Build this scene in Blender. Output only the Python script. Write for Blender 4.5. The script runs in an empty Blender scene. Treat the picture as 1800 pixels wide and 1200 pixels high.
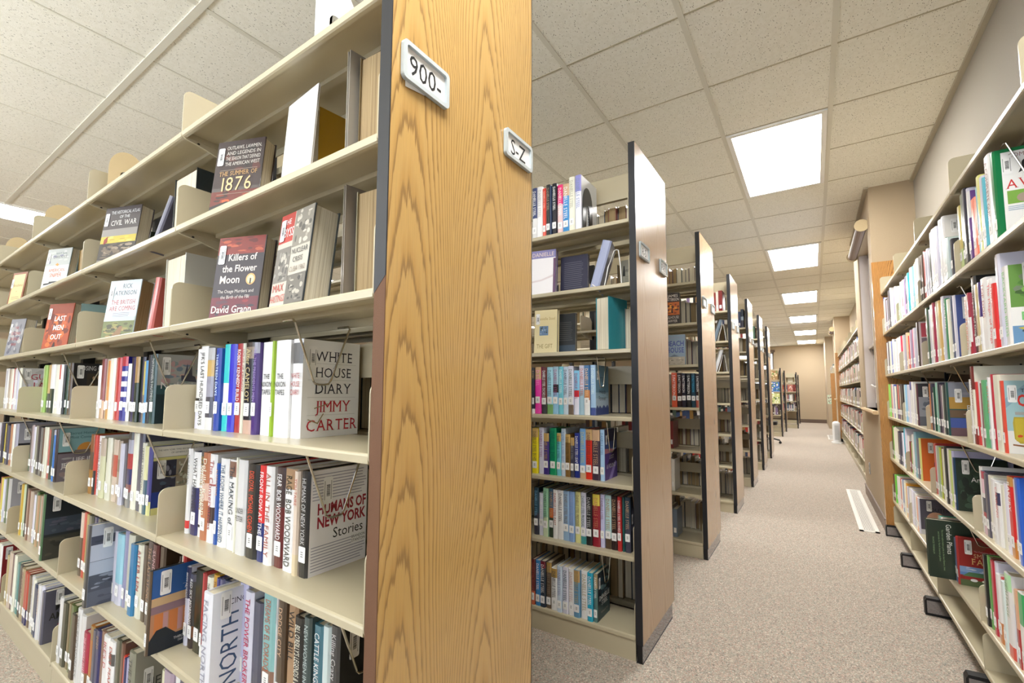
# Public library: steel shelving ranges beside a carpeted aisle
import bpy, math, random
from mathutils import Matrix, Vector
random.seed(7)
C = bpy.context.scene.collection
SC = bpy.context.scene
PI = math.pi
def lin(c):
    return c/12.92 if c <= .04045 else ((c+.055)/1.055)**2.4
def rgb(h):
    h = h.lstrip('#')
    if len(h) == 3: h = ''.join(c*2 for c in h)
    return tuple(lin(int(h[i:i+2], 16)/255) for i in (0, 2, 4)) + (1,)

# ------------------------------------------------------------------ camera
cam = bpy.data.objects.new('camera', bpy.data.cameras.new('camera')); C.objects.link(cam)
F_PX, YAW, PITCH, ROLL, CX, CY, EYE = 791.5, .5731, .0777, .0022, 918.4, 625.5, 1.1505
cam.data.sensor_width = 36; cam.data.lens = F_PX/1800*36
cam.data.shift_x = -(CX-900)/1800; cam.data.shift_y = (CY-600)/1800
cam.data.clip_start = .02; cam.data.clip_end = 200
r = Vector((math.cos(YAW), math.sin(YAW), 0)); f0 = Vector((-math.sin(YAW), math.cos(YAW), 0)); up0 = Vector((0, 0, 1))
fw = f0*math.cos(PITCH)+up0*math.sin(PITCH); up = up0*math.cos(PITCH)-f0*math.sin(PITCH)
r2 = r*math.cos(ROLL)+up*math.sin(ROLL); u2 = up*math.cos(ROLL)-r*math.sin(ROLL)
cam.matrix_world = Matrix(((r2.x, u2.x, -fw.x, 0), (r2.y, u2.y, -fw.y, 0), (r2.z, u2.z, -fw.z, EYE), (0, 0, 0, 1)))
SC.camera = cam
# ------------------------------------------------------------------ world, exposure
W = bpy.data.worlds.new('daylight'); SC.world = W; W.use_nodes = True
W.node_tree.nodes['Background'].inputs[0].default_value = (.80, .88, 1, 1)
W.node_tree.nodes['Background'].inputs[1].default_value = 1.6
vs = SC.view_settings; vs.view_transform = 'Standard'; vs.look = 'None'; vs.gamma = 1; vs.use_curve_mapping = False
vs.exposure = 1.22
LAMP = 13.5          # ceiling panel radiance
# area lights behind the camera: window daylight plus an added ceiling fill
def area(name, loc, rot, sx, sy, power, col):
    d = bpy.data.lights.new(name, 'AREA'); d.shape = 'RECTANGLE'; d.size = sx; d.size_y = sy; d.energy = power; d.color = col
    o = bpy.data.objects.new(name, d); C.objects.link(o); o.location = loc; o.rotation_euler = rot
    return o
area('window_daylight_upper', (-3.3, -2.25, 2.05), (PI/2+1.1, 0, 0), 5.0, .9, 85, (.9, .95, 1))  # added fill, tilted up to brighten the ceiling
area('window_daylight', (-3.3, -2.3, 1.5), (PI/2, 0, 0), 5.0, 1.5, 4, (.80, .93, 1))

# ------------------------------------------------------------------ materials
MC = {}
def mat(name, col, rough=.5, metal=0, coat=0, emit=0, spec=.5, bump=0, bscale=300):
    key = (name, col, rough, metal, coat, emit)
    if key in MC: return MC[key]
    m = bpy.data.materials.new(name); m.use_nodes = True
    b = m.node_tree.nodes['Principled BSDF']
    b.inputs['Base Color'].default_value = rgb(col); b.inputs['Roughness'].default_value = rough
    b.inputs['Metallic'].default_value = metal; b.inputs['Coat Weight'].default_value = coat
    b.inputs['Coat Roughness'].default_value = .12; b.inputs['Specular IOR Level'].default_value = spec
    if emit:
        b.inputs['Emission Color'].default_value = rgb(col); b.inputs['Emission Strength'].default_value = emit
    if bump:
        n = m.node_tree.nodes.new('ShaderNodeTexNoise'); n.inputs['Scale'].default_value = bscale
        bp = m.node_tree.nodes.new('ShaderNodeBump'); bp.inputs['Strength'].default_value = bump; bp.inputs['Distance'].default_value = .001
        tc = m.node_tree.nodes.new('ShaderNodeTexCoord')
        m.node_tree.links.new(tc.outputs['Object'], n.inputs['Vector'])
        m.node_tree.links.new(n.outputs['Fac'], bp.inputs['Height']); m.node_tree.links.new(bp.outputs['Normal'], b.inputs['Normal'])
    MC[key] = m
    return m
class NT:
    def __init__(s, name, rough=.6):
        s.m = bpy.data.materials.new(name); s.m.use_nodes = True; s.t = s.m.node_tree
        s.b = s.t.nodes['Principled BSDF']; s.b.inputs['Roughness'].default_value = rough
    def n(s, kind, **kw):
        x = s.t.nodes.new('ShaderNode'+kind)
        for k, v in kw.items(): setattr(x, k, v)
        return x
    def l(s, a, b): s.t.links.new(a, b)
    def math(s, op, a, b=None, c=None):
        x = s.n('Math', operation=op)
        for i, v in enumerate((a, b, c)):
            if v is None: continue
            if hasattr(v, 'is_output'): s.l(v, x.inputs[i])
            else: x.inputs[i].default_value = v
        return x.outputs[0]
    def ramp(s, fac, stops):
        x = s.n('ValToRGB'); e = x.color_ramp.elements
        while len(e) < len(stops): e.new(.5)
        for el, (p, c) in zip(e, stops): el.position = p; el.color = rgb(c)
        s.l(fac, x.inputs[0]); return x.outputs[0]
    def mix(s, fac, a, b, mode='MIX'):
        x = s.n('Mix', data_type='RGBA', blend_type=mode)
        for i, v in ((0, fac), (6, a), (7, b)):
            if hasattr(v, 'is_output'): s.l(v, x.inputs[i])
            else: x.inputs[i].default_value = v if i == 0 else rgb(v)
        return x.outputs[2]
    def obj(s, scale=(1, 1, 1)):
        t = s.n('TexCoord'); m = s.n('Mapping'); m.inputs['Scale'].default_value = scale
        s.l(t.outputs['Object'], m.inputs[0]); return m.outputs[0]
    def noise(s, vec, scale, detail=2, rough=.5):
        x = s.n('TexNoise'); x.inputs['Scale'].default_value = scale; x.inputs['Detail'].default_value = detail
        x.inputs['Roughness'].default_value = rough; s.l(vec, x.inputs['Vector']); return x.outputs['Fac']
    def bump(s, h, strength=.3, dist=.001):
        x = s.n('Bump'); x.inputs['Strength'].default_value = strength; x.inputs['Distance'].default_value = dist
        s.l(h, x.inputs['Height']); s.l(x.outputs['Normal'], s.b.inputs['Normal'])
    def color(s, c): s.l(c, s.b.inputs['Base Color']); return s.m

def oak(name, light, mid, dark, pore, centre, bend, contrast=1.0, rough=.34, axis='Y'):
    """flat-sawn veneer: nested arches running up the board (z), spread over the board's width"""
    N = NT(name, rough); v = N.obj(); sp = N.n('SeparateXYZ'); N.l(v, sp.inputs[0])
    y = sp.outputs[axis]; z = sp.outputs['Z']
    slow = N.noise(N.obj((.9, .9, .9)), 1.6, 1); slow2 = N.noise(N.obj((3, 3, .35)), 2.2, 2)
    yy = N.math('ADD', N.math('SUBTRACT', y, centre), N.math('MULTIPLY', N.math('SUBTRACT', slow, .5), .10))
    yw = N.math('PINGPONG', N.math('ADD', yy, 1.0), .125)          # arch axes 0.25 m apart
    yw = N.math('SUBTRACT', yw, 0.0)
    arch = N.math('MULTIPLY', N.math('MULTIPLY', yw, yw), 640)
    flip = N.math('MULTIPLY', z, bend)
    ph = N.math('ADD', N.math('ADD', arch, flip), N.math('MULTIPLY', slow2, 2.6))
    rip = N.noise(N.obj((60, 60, 3)), 2.0, 3, .6)
    ph = N.math('ADD', ph, N.math('MULTIPLY', rip, .8))
    fr = N.math('FRACT', ph)
    ring = N.ramp(fr, ((0, dark), (.07, dark), (.20, mid), (.55, light), (.92, light), (1, dark)))
    grain = N.noise(N.obj((420, 420, 7)), 1.0, 3, .65)
    pores = N.ramp(grain, ((.0, pore), (.36, pore), (.52, light), (1, light)))
    fine = N.mix(.5*contrast, ring, pores, 'MULTIPLY')
    tone = N.noise(N.obj((4, 4, .6)), 1.5, 2)
    c = N.mix(N.math('MULTIPLY', tone, .35), fine, mid, 'MIX')
    c2 = N.mix(1-contrast, c, light, 'MIX') if contrast < 1 else c
    N.bump(grain, .08, .0006); N.b.inputs['Coat Weight'].default_value = .8; N.b.inputs['Coat Roughness'].default_value = .2 if contrast > .6 else .27
    return N.color(c2)
OAK = oak('golden_oak', 'd9b878', 'cba666', '94744a', 'b39460', .80, 7.5, .9, .2)
OAK_COOL = oak('fine_oak_cool_lit', 'c3a27c', 'b7946e', 'a5825d', 'ac8b67', .35, 4.0, .55, .27)  # finer grain; paler, greyer tone paints in the cooler aisle light
OAKX = oak('end_oak', 'c99b52', 'b2823c', '7a5022', '92692f', .60, 8.0, 1.0, .4, 'X')
STEEL = mat('cream_enamel', 'beb499', .27, spec=.55)
STEEL2 = mat('cream_enamel_edge', 'd9d0b4', .3)
BLACK = mat('black_edging', '1c1d22', .45)
POST = mat('black_post', '0c0c0e', .5)
BROWN = mat('bare_board_edge', '6b4a33', .75, bump=.4, bscale=500)
KICK = mat('polished_kick_plate', '9a9aa0', .10, metal=.9)
CHROME = mat('chrome_wire', 'c9c4ba', .16, metal=1)
PAGES = None
N = NT('paper_edges', .85); v = N.obj((1, 1, 1)); sp = N.n('SeparateXYZ'); N.l(v, sp.inputs[0])
wn = N.noise(N.obj((900, 3, 3)), 1, 2, .6)
PAGES = N.color(N.ramp(wn, ((.25, 'a5977c'), (.5, 'd8cfb8'), (.75, 'ece6d6')))); del wn
N = NT('old_paper_edges_shaded', .85)
PAGES2 = N.color(N.ramp(N.noise(N.obj((900, 3, 3)), 1, 2, .6), ((.25, '6f5c3f'), (.5, '9c8560'), (.75, 'b39d74'))))  # aged paper, ramp darkened to paint in shade beside the end panel
PAPER = mat('white_label', 'f1f1f0', .6)
INK = mat('black_ink', '1a1a1c', .6)
def cover(hx): return mat('jacket_'+hx, hx, .30, coat=.35)
def ink(hx): return mat('print_'+hx, hx, .45)

# ------------------------------------------------------------------ mesh builder
class MB:
    def __init__(s): s.v = []; s.f = []; s.mi = []; s.m = []
    def slot(s, m):
        if m not in s.m: s.m.append(m)
        return s.m.index(m)
    def face(s, pts, m):
        i = len(s.v); s.v += [tuple(p) for p in pts]; s.f.append(tuple(range(i, i+len(pts)))); s.mi.append(s.slot(m))
    def box(s, a, b, m, skip=''):
        x0, y0, z0 = a; x1, y1, z1 = b; i = len(s.v); k = s.slot(m)
        s.v += [(x0, y0, z0), (x1, y0, z0), (x1, y1, z0), (x0, y1, z0), (x0, y0, z1), (x1, y0, z1), (x1, y1, z1), (x0, y1, z1)]
        for q in ((3, 2, 1, 0), (4, 5, 6, 7), (0, 1, 5, 4), (1, 2, 6, 5), (2, 3, 7, 6), (3, 0, 4, 7)):
            s.f.append(tuple(i+j for j in q)); s.mi.append(k)
        return s
    def prism(s, pts, d, m, cap=True):
        """outline pts (3-D, any plane) swept by vector d"""
        i = len(s.v); n = len(pts); k = s.slot(m)
        s.v += [tuple(p) for p in pts] + [(p[0]+d[0], p[1]+d[1], p[2]+d[2]) for p in pts]
        for j in range(n):
            a, b = i+j, i+(j+1) % n
            s.f.append((a, b, b+n, a+n)); s.mi.append(k)
        if cap:
            s.f.append(tuple(i+j for j in reversed(range(n)))); s.f.append(tuple(i+n+j for j in range(n))); s.mi += [k, k]
        return s
    def tube(s, pts, rad, m, seg=8):
        P = [Vector(p) for p in pts]; k = s.slot(m); i = len(s.v)
        for j, p in enumerate(P):
            t = (P[min(j+1, len(P)-1)]-P[max(j-1, 0)]).normalized()
            a = t.cross(Vector((0, 0, 1)) if abs(t.z) < .9 else Vector((1, 0, 0))).normalized(); b = t.cross(a)
            for q in range(seg):
                w = 2*PI*q/seg; s.v.append(tuple(p+a*(rad*math.cos(w))+b*(rad*math.sin(w))))
        for j in range(len(P)-1):
            for q in range(seg):
                a, b = i+j*seg+q, i+j*seg+(q+1) % seg
                s.f.append((a, b, b+seg, a+seg)); s.mi.append(k)
        s.f.append(tuple(i+q for q in reversed(range(seg)))); s.f.append(tuple(i+(len(P)-1)*seg+q for q in range(seg))); s.mi += [k, k]
        return s
    def lathe(s, prof, m, seg=24, c=(0, 0, 0)):
        i = len(s.v); k = s.slot(m)
        for (rr, z) in prof:
            for q in range(seg):
                w = 2*PI*q/seg; s.v.append((c[0]+rr*math.cos(w), c[1]+rr*math.sin(w), c[2]+z))
        for j in range(len(prof)-1):
            for q in range(seg):
                a, b = i+j*seg+q, i+j*seg+(q+1) % seg
                s.f.append((a, b, b+seg, a+seg)); s.mi.append(k)
        return s
    def text(s, txt, place, m, size=1, fit=0, sx=1, align='C', bold=0):
        """place(x, y) -> 3-D; text drawn at cap height `size`, squeezed to width `fit`"""
        vs_, fs_, w = glyphs(txt, bold)
        k = size/.70; wx = w*k*sx
        q = sx*k
        if fit and wx > fit: q *= fit/wx; wx = fit
        ox = {'C': -wx/2, 'L': 0, 'R': -wx}[align]
        i = len(s.v); kk = s.slot(m)
        s.v += [tuple(place(x*q+ox, y*k)) for x, y in vs_]
        s.f += [tuple(i+j for j in f) for f in fs_]; s.mi += [kk]*len(fs_)
        return s
    def build(s, name, parent=None, loc=None, smooth=False):
        me = bpy.data.meshes.new(name); me.from_pydata(s.v, [], s.f)
        for m in s.m: me.materials.append(m)
        me.polygons.foreach_set('material_index', s.mi)
        if smooth: me.polygons.foreach_set('use_smooth', [True]*len(s.f))
        me.update()
        o = bpy.data.objects.new(name, me); C.objects.link(o)
        if parent: o.parent = parent
        if loc: o.location = loc
        return o
GL = {}
# where a roman capital carries serifs: fractions of the letter's width at the base line / at cap height
SERIF = dict(A=('01', ''), B=('0', '0'), D=('0', '0'), E=('0', '0'), F=('0', '0'), H=('01', '01'), I=('5', '5'), J=('', '9'), K=('01', '01'), L=('0', '0'), M=('01', '01'), N=('0', '01'), P=('0', '0'), R=('01', '0'), T=('5', ''), U=('', '01'), V=('', '01'), W=('', '01'), X=('01', '01'), Y=('5', '01'))
def serif_glyphs(txt, bold):
    V, F, x = [], [], 0
    for ch in txt:
        if ch == ' ': x += .30; continue
        v, f, w = glyphs(ch, bold); i = len(V)
        V += [(a*.94+x, b) for a, b in v]; F += [tuple(i+j for j in q) for q in f]; w *= .94
        for row, y in zip(SERIF.get(ch, ('', '')), (0, .676)):
            for c in row:
                px = x+{'0': .045, '1': w-.045, '5': w/2, '9': w-.045}[c]; i = len(V)
                V += [(px-.105, y), (px+.105, y), (px+.105, y+.030), (px-.105, y+.030)]; F.append((i, i+1, i+2, i+3))
        x += w+.13
    return V, F, x-.13
def glyphs(txt, bold=0):
    if (txt, bold) in GL: return GL[txt, bold]
    if txt[0] == '~':
        GL[txt, bold] = serif_glyphs(txt[1:], bold); return GL[txt, bold]
    cu = bpy.data.curves.new('t', 'FONT'); cu.body = txt; cu.resolution_u = 2; cu.offset = bold
    o = bpy.data.objects.new('t', cu); me = bpy.data.meshes.new_from_object(o)
    v = [(p.co.x, p.co.y) for p in me.vertices]; f = [tuple(p.vertices) for p in me.polygons]
    x0 = min((p[0] for p in v), default=0); w = max((p[0] for p in v), default=0)-x0
    GL[txt, bold] = ([(a-x0, b) for a, b in v], f, w)
    bpy.data.objects.remove(o); bpy.data.curves.remove(cu); bpy.data.meshes.remove(me)
    return GL[txt, bold]
def rrect(w, h, rad, n=4, corners=(1, 1, 1, 1)):
    """rounded rectangle outline from (0,0) to (w,h), counter-clockwise"""
    out = []
    for k, (cx, cy, a0) in enumerate(((rad, rad, PI), (w-rad, rad, 1.5*PI), (w-rad, h-rad, 0), (rad, h-rad, .5*PI))):
        if corners[k]:
            for j in range(n+1):
                a = a0+.5*PI*j/n; out.append((cx+rad*math.cos(a), cy+rad*math.sin(a)))
        else: out.append(((0, w, w, 0)[k], (0, 0, h, h)[k]))
    return out
def tag(o, label, cat, group=None):
    o['label'] = label; o['category'] = cat
    if group: o['group'] = group
    return o
def empty(name, loc, rz=0, label=None, cat=None, group=None):
    o = bpy.data.objects.new(name, None); C.objects.link(o); o.location = loc; o.rotation_euler = (0, 0, rz); o.empty_display_size = .05
    if label: tag(o, label, cat, group)
    return o
def struct(name, mb):
    o = mb.build(name); o['kind'] = 'structure'; return o
def copy_tree(o, parent=None):
    c = o.copy(); C.objects.link(c)
    if parent: c.parent = parent
    for ch in list(o.children): copy_tree(ch, c)
    return c
# ------------------------------------------------------------------ the room
XW, XP, XL, YB, YF, H = .758, .4585, -11.0, -2.5, 20.0, 2.9
N = NT('speckled_carpet', .95); o3 = N.obj()
vo = N.n('TexVoronoi'); vo.inputs['Scale'].default_value = 230; N.l(o3, vo.inputs['Vector'])
hue = N.ramp(vo.outputs['Color'], ((.08, '37343a'), (.22, '8d857d'), (.42, 'c8bcac'), (.56, '93a097'), (.7, 'b88d80'), (.86, 'e8e1d2')))
big = N.noise(o3, 2.2, 3)
cc = N.mix(N.math('MULTIPLY', big, .2), hue, 'aa9c8c')
n2 = N.noise(o3, 420, 2); N.bump(n2, .6, .004)
CARPET = N.color(N.mix(.28, cc, N.ramp(n2, ((.3, '605a51'), (.5, 'b5a998'), (.75, 'dad1c3'))), 'MIX'))
N = NT('mineral_tile', .95); o3 = N.obj()
wv = N.n('TexNoise'); wv.inputs['Scale'].default_value = 6
fl = N.n('Mapping'); N.l(o3, fl.inputs[0]); fl.inputs['Rotation'].default_value = (0, 0, .6); fl.inputs['Scale'].default_value = (1, .5, 1)
vo = N.n('TexVoronoi'); vo.inputs['Scale'].default_value = 120; vo.inputs['Randomness'].default_value = 1; N.l(fl.outputs[0], vo.inputs['Vector'])
fleck = N.ramp(vo.outputs['Distance'], ((0, '6f6a58'), (.13, '928b76'), (.26, 'f2efe2'), (1, 'f2efe2')))
pick = N.noise(o3, 55, 1); pk = N.ramp(pick, ((.0, '000'), (.42, '000'), (.5, 'fff'), (1, 'fff')))
soft = N.noise(o3, 300, 2)
base = N.ramp(soft, ((.2, 'e0dcca'), (.6, 'f2efe2'), (1, 'f7f5ea')))
N.bump(soft, .5, .002)
TILE = N.color(N.mix(pk, base, fleck))
def paint(name, col):
    N = NT(name, .8); n = N.noise(N.obj(), 220, 3); N.bump(n, .35, .002)
    N.b.inputs['Base Color'].default_value = rgb(col); return N.m
WALL = paint('tan_wall_paint', 'bfae94'); GREYW = paint('taupe_wall_paint', '979084'); REVEAL = paint('window_reveal_paint', 'c9c0ba')
BASEB = mat('brown_vinyl_base', '6d5c50', .6); BASEC = mat('carpet_base', '8f7f74', .9)
TEE = mat('white_ceiling_tee', 'dcd8c8', .5)
struct('floor', MB().box((XL, YB, -.05), (1.2, YF, 0), CARPET))
struct('ceiling', MB().box((XL, YB, H), (1.2, YF, H+.05), TILE))
GX, GY, SX, SY = -1.0626, 2.06, .6096, .5925
m = MB()
for i in range(-17, 3):
    x = GX+i*SX; w = .013 if i >= -2 else .004
    m.box((x-w, YB, H-.004), (x+w, YF, H+.001), TEE)
for j in range(-11, 32):
    y = GY+j*SY; w = .0045; z = H-.002
    if j == -2: y, w, z = .822, .016, H-.006
    m.box((XL, y-w, z), (XW, y+w, H+.001), TEE if j == -2 else mat('tile_joint', 'b3aa92', .9))
struct('trim_1', m)
# perimeter angle of the ceiling
struct('trim_2', MB().box((XW-.024, YB, H-.02), (XW, 4.757, H-.001), mat('wall_angle', 'b0a894', .6)).box((XP-.03, 4.73, H-.018), (XP, 6.53, H-.001), mat('wall_angle', 'b0a894', .6)))
DARKW = paint('brown_back_wall', '6f5c4a')
def wall_open(x0, x1, y0, y1, oy0, oy1, oz0, oz1, m, mm):
    """wall slab along Y with one opening"""
    m.box((x0, y0, 0), (x1, oy0, H), mm); m.box((x0, oy1, 0), (x1, y1, H), mm)
    m.box((x0, oy0, 0), (x1, oy1, oz0), mm); m.box((x0, oy0, oz1), (x1, oy1, H), mm)
m = MB(); m.box((XW, YB, 0), (1.2, 4.757, H), GREYW); m.box((XW, 6.53, 0), (1.2, 12.76, H), WALL); m.box((XW, 13.82, 0), (1.2, 17.2, H), WALL)
struct('wall_right', m)
m = MB(); PIER = paint('shaded_tan_paint', 'a9977c'); wall_open(XP, 1.2, 4.757, 6.53, 4.98, 6.03, .985, 2.62, m, PIER)  # the wall tan, darkened to paint in the shade on this pier
# grey-lilac paint lining the recess
m.box((XP+.012, 6.026, .985), (1.1, 6.031, 2.62), REVEAL); m.box((XP+.012, 4.979, .985), (1.1, 4.984, 2.62), REVEAL)
struct('wall_pier', m)
m = MB(); wall_open(XP, 1.2, 12.76, 13.82, 12.95, 13.65, .985, 2.62, m, WALL); struct('wall_pier_far', m)
struct('wall_pier_end', MB().box((.36, 17.2, 0), (1.2, YF, H), WALL))
m = MB(); m.box((-1.27, YF, 0), (1.2, YF+.3, H), WALL); m.box((XL, YF, 0), (-2.6, YF+.3, H), WALL)
m.box((-2.6, YF, 0), (-1.27, YF+.3, 1.0), WALL); m.box((-2.6, YF, 2.68), (-1.27, YF+.3, H), WALL); struct('wall_far', m)
struct('wall_left', MB().box((XL-.2, YB, 0), (XL, YF, H), WALL))
m = MB(); m.box((XL, YB-.2, 0), (-4.2, YB, H), DARKW); m.box((1.0, YB-.2, 0), (1.2, YB, H), DARKW); m.box((-4.2, YB-.2, 0), (1.0, YB, .6), DARKW); m.box((-4.2, YB-.2, 2.5), (1.0, YB, H), DARKW)
struct('wall_back', m)
struct('baseboard_far', MB().box((XL, YF-.012, 0), (.36, YF, .13), BASEB))
struct('baseboard_pier', MB().box((XP-.008, 4.80, 0), (XP, 6.53, .10), BASEC).box((XP-.012, 4.80, .10), (XP, 6.53, .112), mat('base_cap', '7d6f66', .6)))
struct('baseboard_right', MB().box((XW-.008, 6.53, 0), (XW, 12.76, .1), BASEC))
# windows
ALU = mat('window_frame_paint', 'bdb2a8', .4); GLASS = bpy.data.materials.new('window_glass'); GLASS.use_nodes = True
t = GLASS.node_tree; t.nodes.clear(); out = t.nodes.new('ShaderNodeOutputMaterial'); mx = t.nodes.new('ShaderNodeMixShader')
tr = t.nodes.new('ShaderNodeBsdfTransparent'); gl = t.nodes.new('ShaderNodeBsdfGlossy'); gl.inputs['Roughness'].default_value = .02
mx.inputs[0].default_value = .08; t.links.new(tr.outputs[0], mx.inputs[1]); t.links.new(gl.outputs[0], mx.inputs[2]); t.links.new(mx.outputs[0], out.inputs[0])
def side_window(k, y0, y1, z0, z1):
    m = MB(); x = .595
    for a, b, c, d in ((y0, y0+.05, z0, z1), (y1-.05, y1, z0, z1), (y0, y1, z0, z0+.05), (y0, y1, z1-.05, z1), (y0, y1, 1.54, 1.60)):
        m.box((x-.05, a, c), (x+.05, b, d), ALU)
    # meeting ledge between the lower sash and the fixed light
    m.box((x-.085, y0, 1.60), (x-.05, y1, 1.625), ALU)
    w = struct('window_%d' % k, m)
    g = MB().box((x-.004, y0+.05, z0+.05), (x+.004, y1-.05, z1-.05), GLASS).build('pane', w)
    s = MB().prism([(XP-.035, 0, z0-.03), (x-.05, 0, z0-.03), (x-.05, 0, z0), (XP-.035, 0, z0), (XP-.042, 0, z0-.015)], (0, y1-y0+.12, 0), mat('sill_board', 'c9ad84', .5))
    s = s.build('sill', w); s.location = (0, y0-.06, 0)
    h = MB(); yk = y1-.16
    h.tube([(x-.05, yk, 1.205), (x-.068, yk, 1.205), (x-.08, yk+.01, 1.21), (x-.085, yk+.06, 1.222), (x-.085, yk+.09, 1.22)], .008, mat('handle_white', 'e6e2da', .3)); h.build('crank_handle', w)
    return w
side_window(1, 4.98, 6.03, .985, 2.62); side_window(2, 12.95, 13.65, .985, 2.62)
m = MB()
for a, b, c, d in ((-2.6, -2.55, 1.0, 2.68), (-1.32, -1.27, 1.0, 2.68), (-2.6, -1.27, 1.0, 1.05), (-2.6, -1.27, 2.63, 2.68), (-1.95, -1.92, 1, 2.68)):
    m.box((a, YF+.1, c), (b, YF+.2, d), ALU)
w3 = struct('window_3', m); MB().box((-2.56, YF+.15, 1.04), (-1.31, YF+.155, 2.64), GLASS).build('pane', w3)
m = MB()
for x in (-4.2, -2.9, -1.6, -.3, .95): m.box((x, YB-.15, .6), (x+.05, YB-.05, 2.5), ALU)
m.box((-4.2, YB-.15, .6), (1.0, YB-.05, .66), ALU); m.box((-4.2, YB-.15, 2.44), (1.0, YB-.05, 2.5), ALU)
w4 = struct('window_4', m); MB().box((-4.2, YB-.1, .62), (1.0, YB-.095, 2.48), GLASS).build('pane', w4)
# roller blinds hung over the windows
BL = mat('rolled_blind', '7d6a5c', .6)
def blind(loc, ln, axis, label):
    e = empty('roller_blind', loc, 0, label, 'blind'); d = Vector((0, 1, 0)) if axis == 'Y' else Vector((1, 0, 0))
    MB().tube([d*.0, d*ln], .04, BL, 16).build('roll', e)
    m = MB()
    for s in (-.006, ln):
        p = d*s; q = d*.006
        m.prism([p+Vector(v) for v in (((0, 0, -.06), (0, 0, .06)) and [((.05 if axis == 'Y' else 0)*math.cos(a)*1.1, (0 if axis == 'Y' else .05)*math.cos(a)*1.1, .055*math.sin(a)) for a in [2*PI*k/14 for k in range(14)]])], q, mat('blind_cap', 'b9a680', .5))
    m.build('end_bracket', e)
    return e
blind((XP-.042, 4.93, 2.63), 1.12, 'Y', 'brown rolled-up window blind high on the tan wall pier')
blind((XP-.042, 12.9, 2.63), .8, 'Y', 'rolled-up window blind on the far tan pier past the red books')
blind((-2.66, YF-.05, 2.73), 1.45, 'X', 'brown rolled-up blind above the small window at the far end')

# ceiling light panels: 0.6 x 1.2 m troffers, every fifth tile row
LENS = bpy.data.materials.new('light_lens'); LENS.use_nodes = True
b = LENS.node_tree.nodes['Principled BSDF']; b.inputs['Base Color'].default_value = (.9, .9, .9, 1)
b.inputs['Emission Color'].default_value = (1, .985, .955, 1); b.inputs['Emission Strength'].default_value = LAMP
TRIM = mat('light_frame', 'f0efe9', .4)
m = MB(); w, l = SX-.03, SY*2-.02
for a, b_, c, d in ((0, .03, 0, l), (w-.03, w, 0, l), (0, w, 0, .03), (0, w, l-.03, l)): m.box((a, c, -.012), (b_, d, .004), TRIM)
light0 = empty('ceiling_light', (0, 0, H)); m.build('frame', light0)
MB().box((.03, .03, -.006), (w-.03, l-.03, .003), LENS).build('diffuser', light0)
first = True
def lamp(x, y, label):
    global first
    o = light0 if first else copy_tree(light0); first = False
    o.location = (x, y, H); tag(o, label, 'ceiling light', 'ceiling light panels')
ordn = ['nearest', 'second', 'third', 'fourth', 'fifth', 'sixth']
for k in range(6):
    lamp(GX+SX+.015, GY+(2+5*k)*SY+.01, 'glowing ceiling panel over the aisle, %s %s' % (ordn[k], 'to the camera' if k == 0 else 'along the row from the front'))
lamp(GX+SX+.015, GY-4*SY+.01, 'glowing ceiling panel over the aisle, behind the camera')
lamp(-6.88, .22, 'glowing ceiling panel above the far end of the front book range')
for q, (x, y) in enumerate(((-6.88, -1.45), (-3.4, 3.6), (-3.4, 6.6), (-6.88, 3.4), (-3.4, 9.6), (-3.4, 12.6), (-6.88, 9.4), (-3.4, 15.6))):  # panels out of view, added for the light they give
    lamp(x, y, 'unseen ceiling panel added to light the space beyond the aisle')

# floor registers
def register(loc, w, l, label):
    e = empty('floor_register', loc, 0, label, 'floor vent', 'white floor vents'); WH = mat('register_white', 'e9e6de', .35)
    m = MB(); f = .03
    for a, b, c, d in ((0, f, 0, l), (w-f, w, 0, l), (0, w, 0, f), (0, w, l-f, l)): m.box((a, c, 0), (b, d, .007), WH)
    m.build('frame', e); m = MB(); n = 7
    for k in range(n):
        x = f+(w-2*f)*(k+.5)/n; m.box((x-.0035, f, .001), (x+.0035, l-f, .006), WH)
    m.build('louvre', e); MB().box((f, f, .0005), (w-f, l-f, .001), mat('duct_dark', '2a2622', .9)).build('duct', e)
register((.272, 4.74, 0), .135, 1.9, 'long white floor vent in the carpet beside the tan pier')
register((.25, 13.2, 0), .15, 1.35, 'small white floor vent by the air purifier far along the aisle')
e = empty('wall_outlet', (XP-.004, 5.95, .36), 0, 'small metal outlet plate low on the tan pier', 'outlet')
MB().box((-.003, -.035, -.057), (.004, .035, .057), mat('steel_plate', 'aeb0b2', .3, metal=.8)).build('plate', e)
for s in (-.022, .022):
    MB().prism([(-.005, .017*math.cos(a), s+.015*math.sin(a)) for a in [2*PI*k/12 for k in range(12)]], (.002, 0, 0), mat('socket', '8d8f90', .4)).build('socket', e)
# white tower air purifier
e = empty('air_purifier', (.392, 12.45, 0), 0, 'white rounded tower air purifier standing by the far wall shelves', 'air purifier'); PW = mat('purifier_white', 'eceded', .3); PG = mat('purifier_grey', '9fa2a2', .5)
MB().prism([(x-.10, y-.13, 0) for x, y in rrect(.20, .26, .05)], (0, 0, .03), PW).build('base', e)
sec = [(x-.075, y-.10, .03) for x, y in rrect(.15, .20, .06, 6)]
m = MB(); m.prism(sec, (0, 0, .40), PW)
prev = sec
for k in range(1, 6):
    a = k/5*PI/2; s = math.cos(a)*.98+.02; z = .43+.06*math.sin(a)
    ring = [(p[0]*s, p[1]*s, z) for p in sec]; pz = .43+.06*math.sin((k-1)/5*PI/2); s0 = math.cos((k-1)/5*PI/2)*.98+.02
    lo = [(p[0]*s0, p[1]*s0, pz) for p in sec]
    for q in range(len(sec)): m.face([lo[q], lo[(q+1) % len(sec)], ring[(q+1) % len(sec)], ring[q]], PW)
m.build('housing', e)
m = MB()
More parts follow.
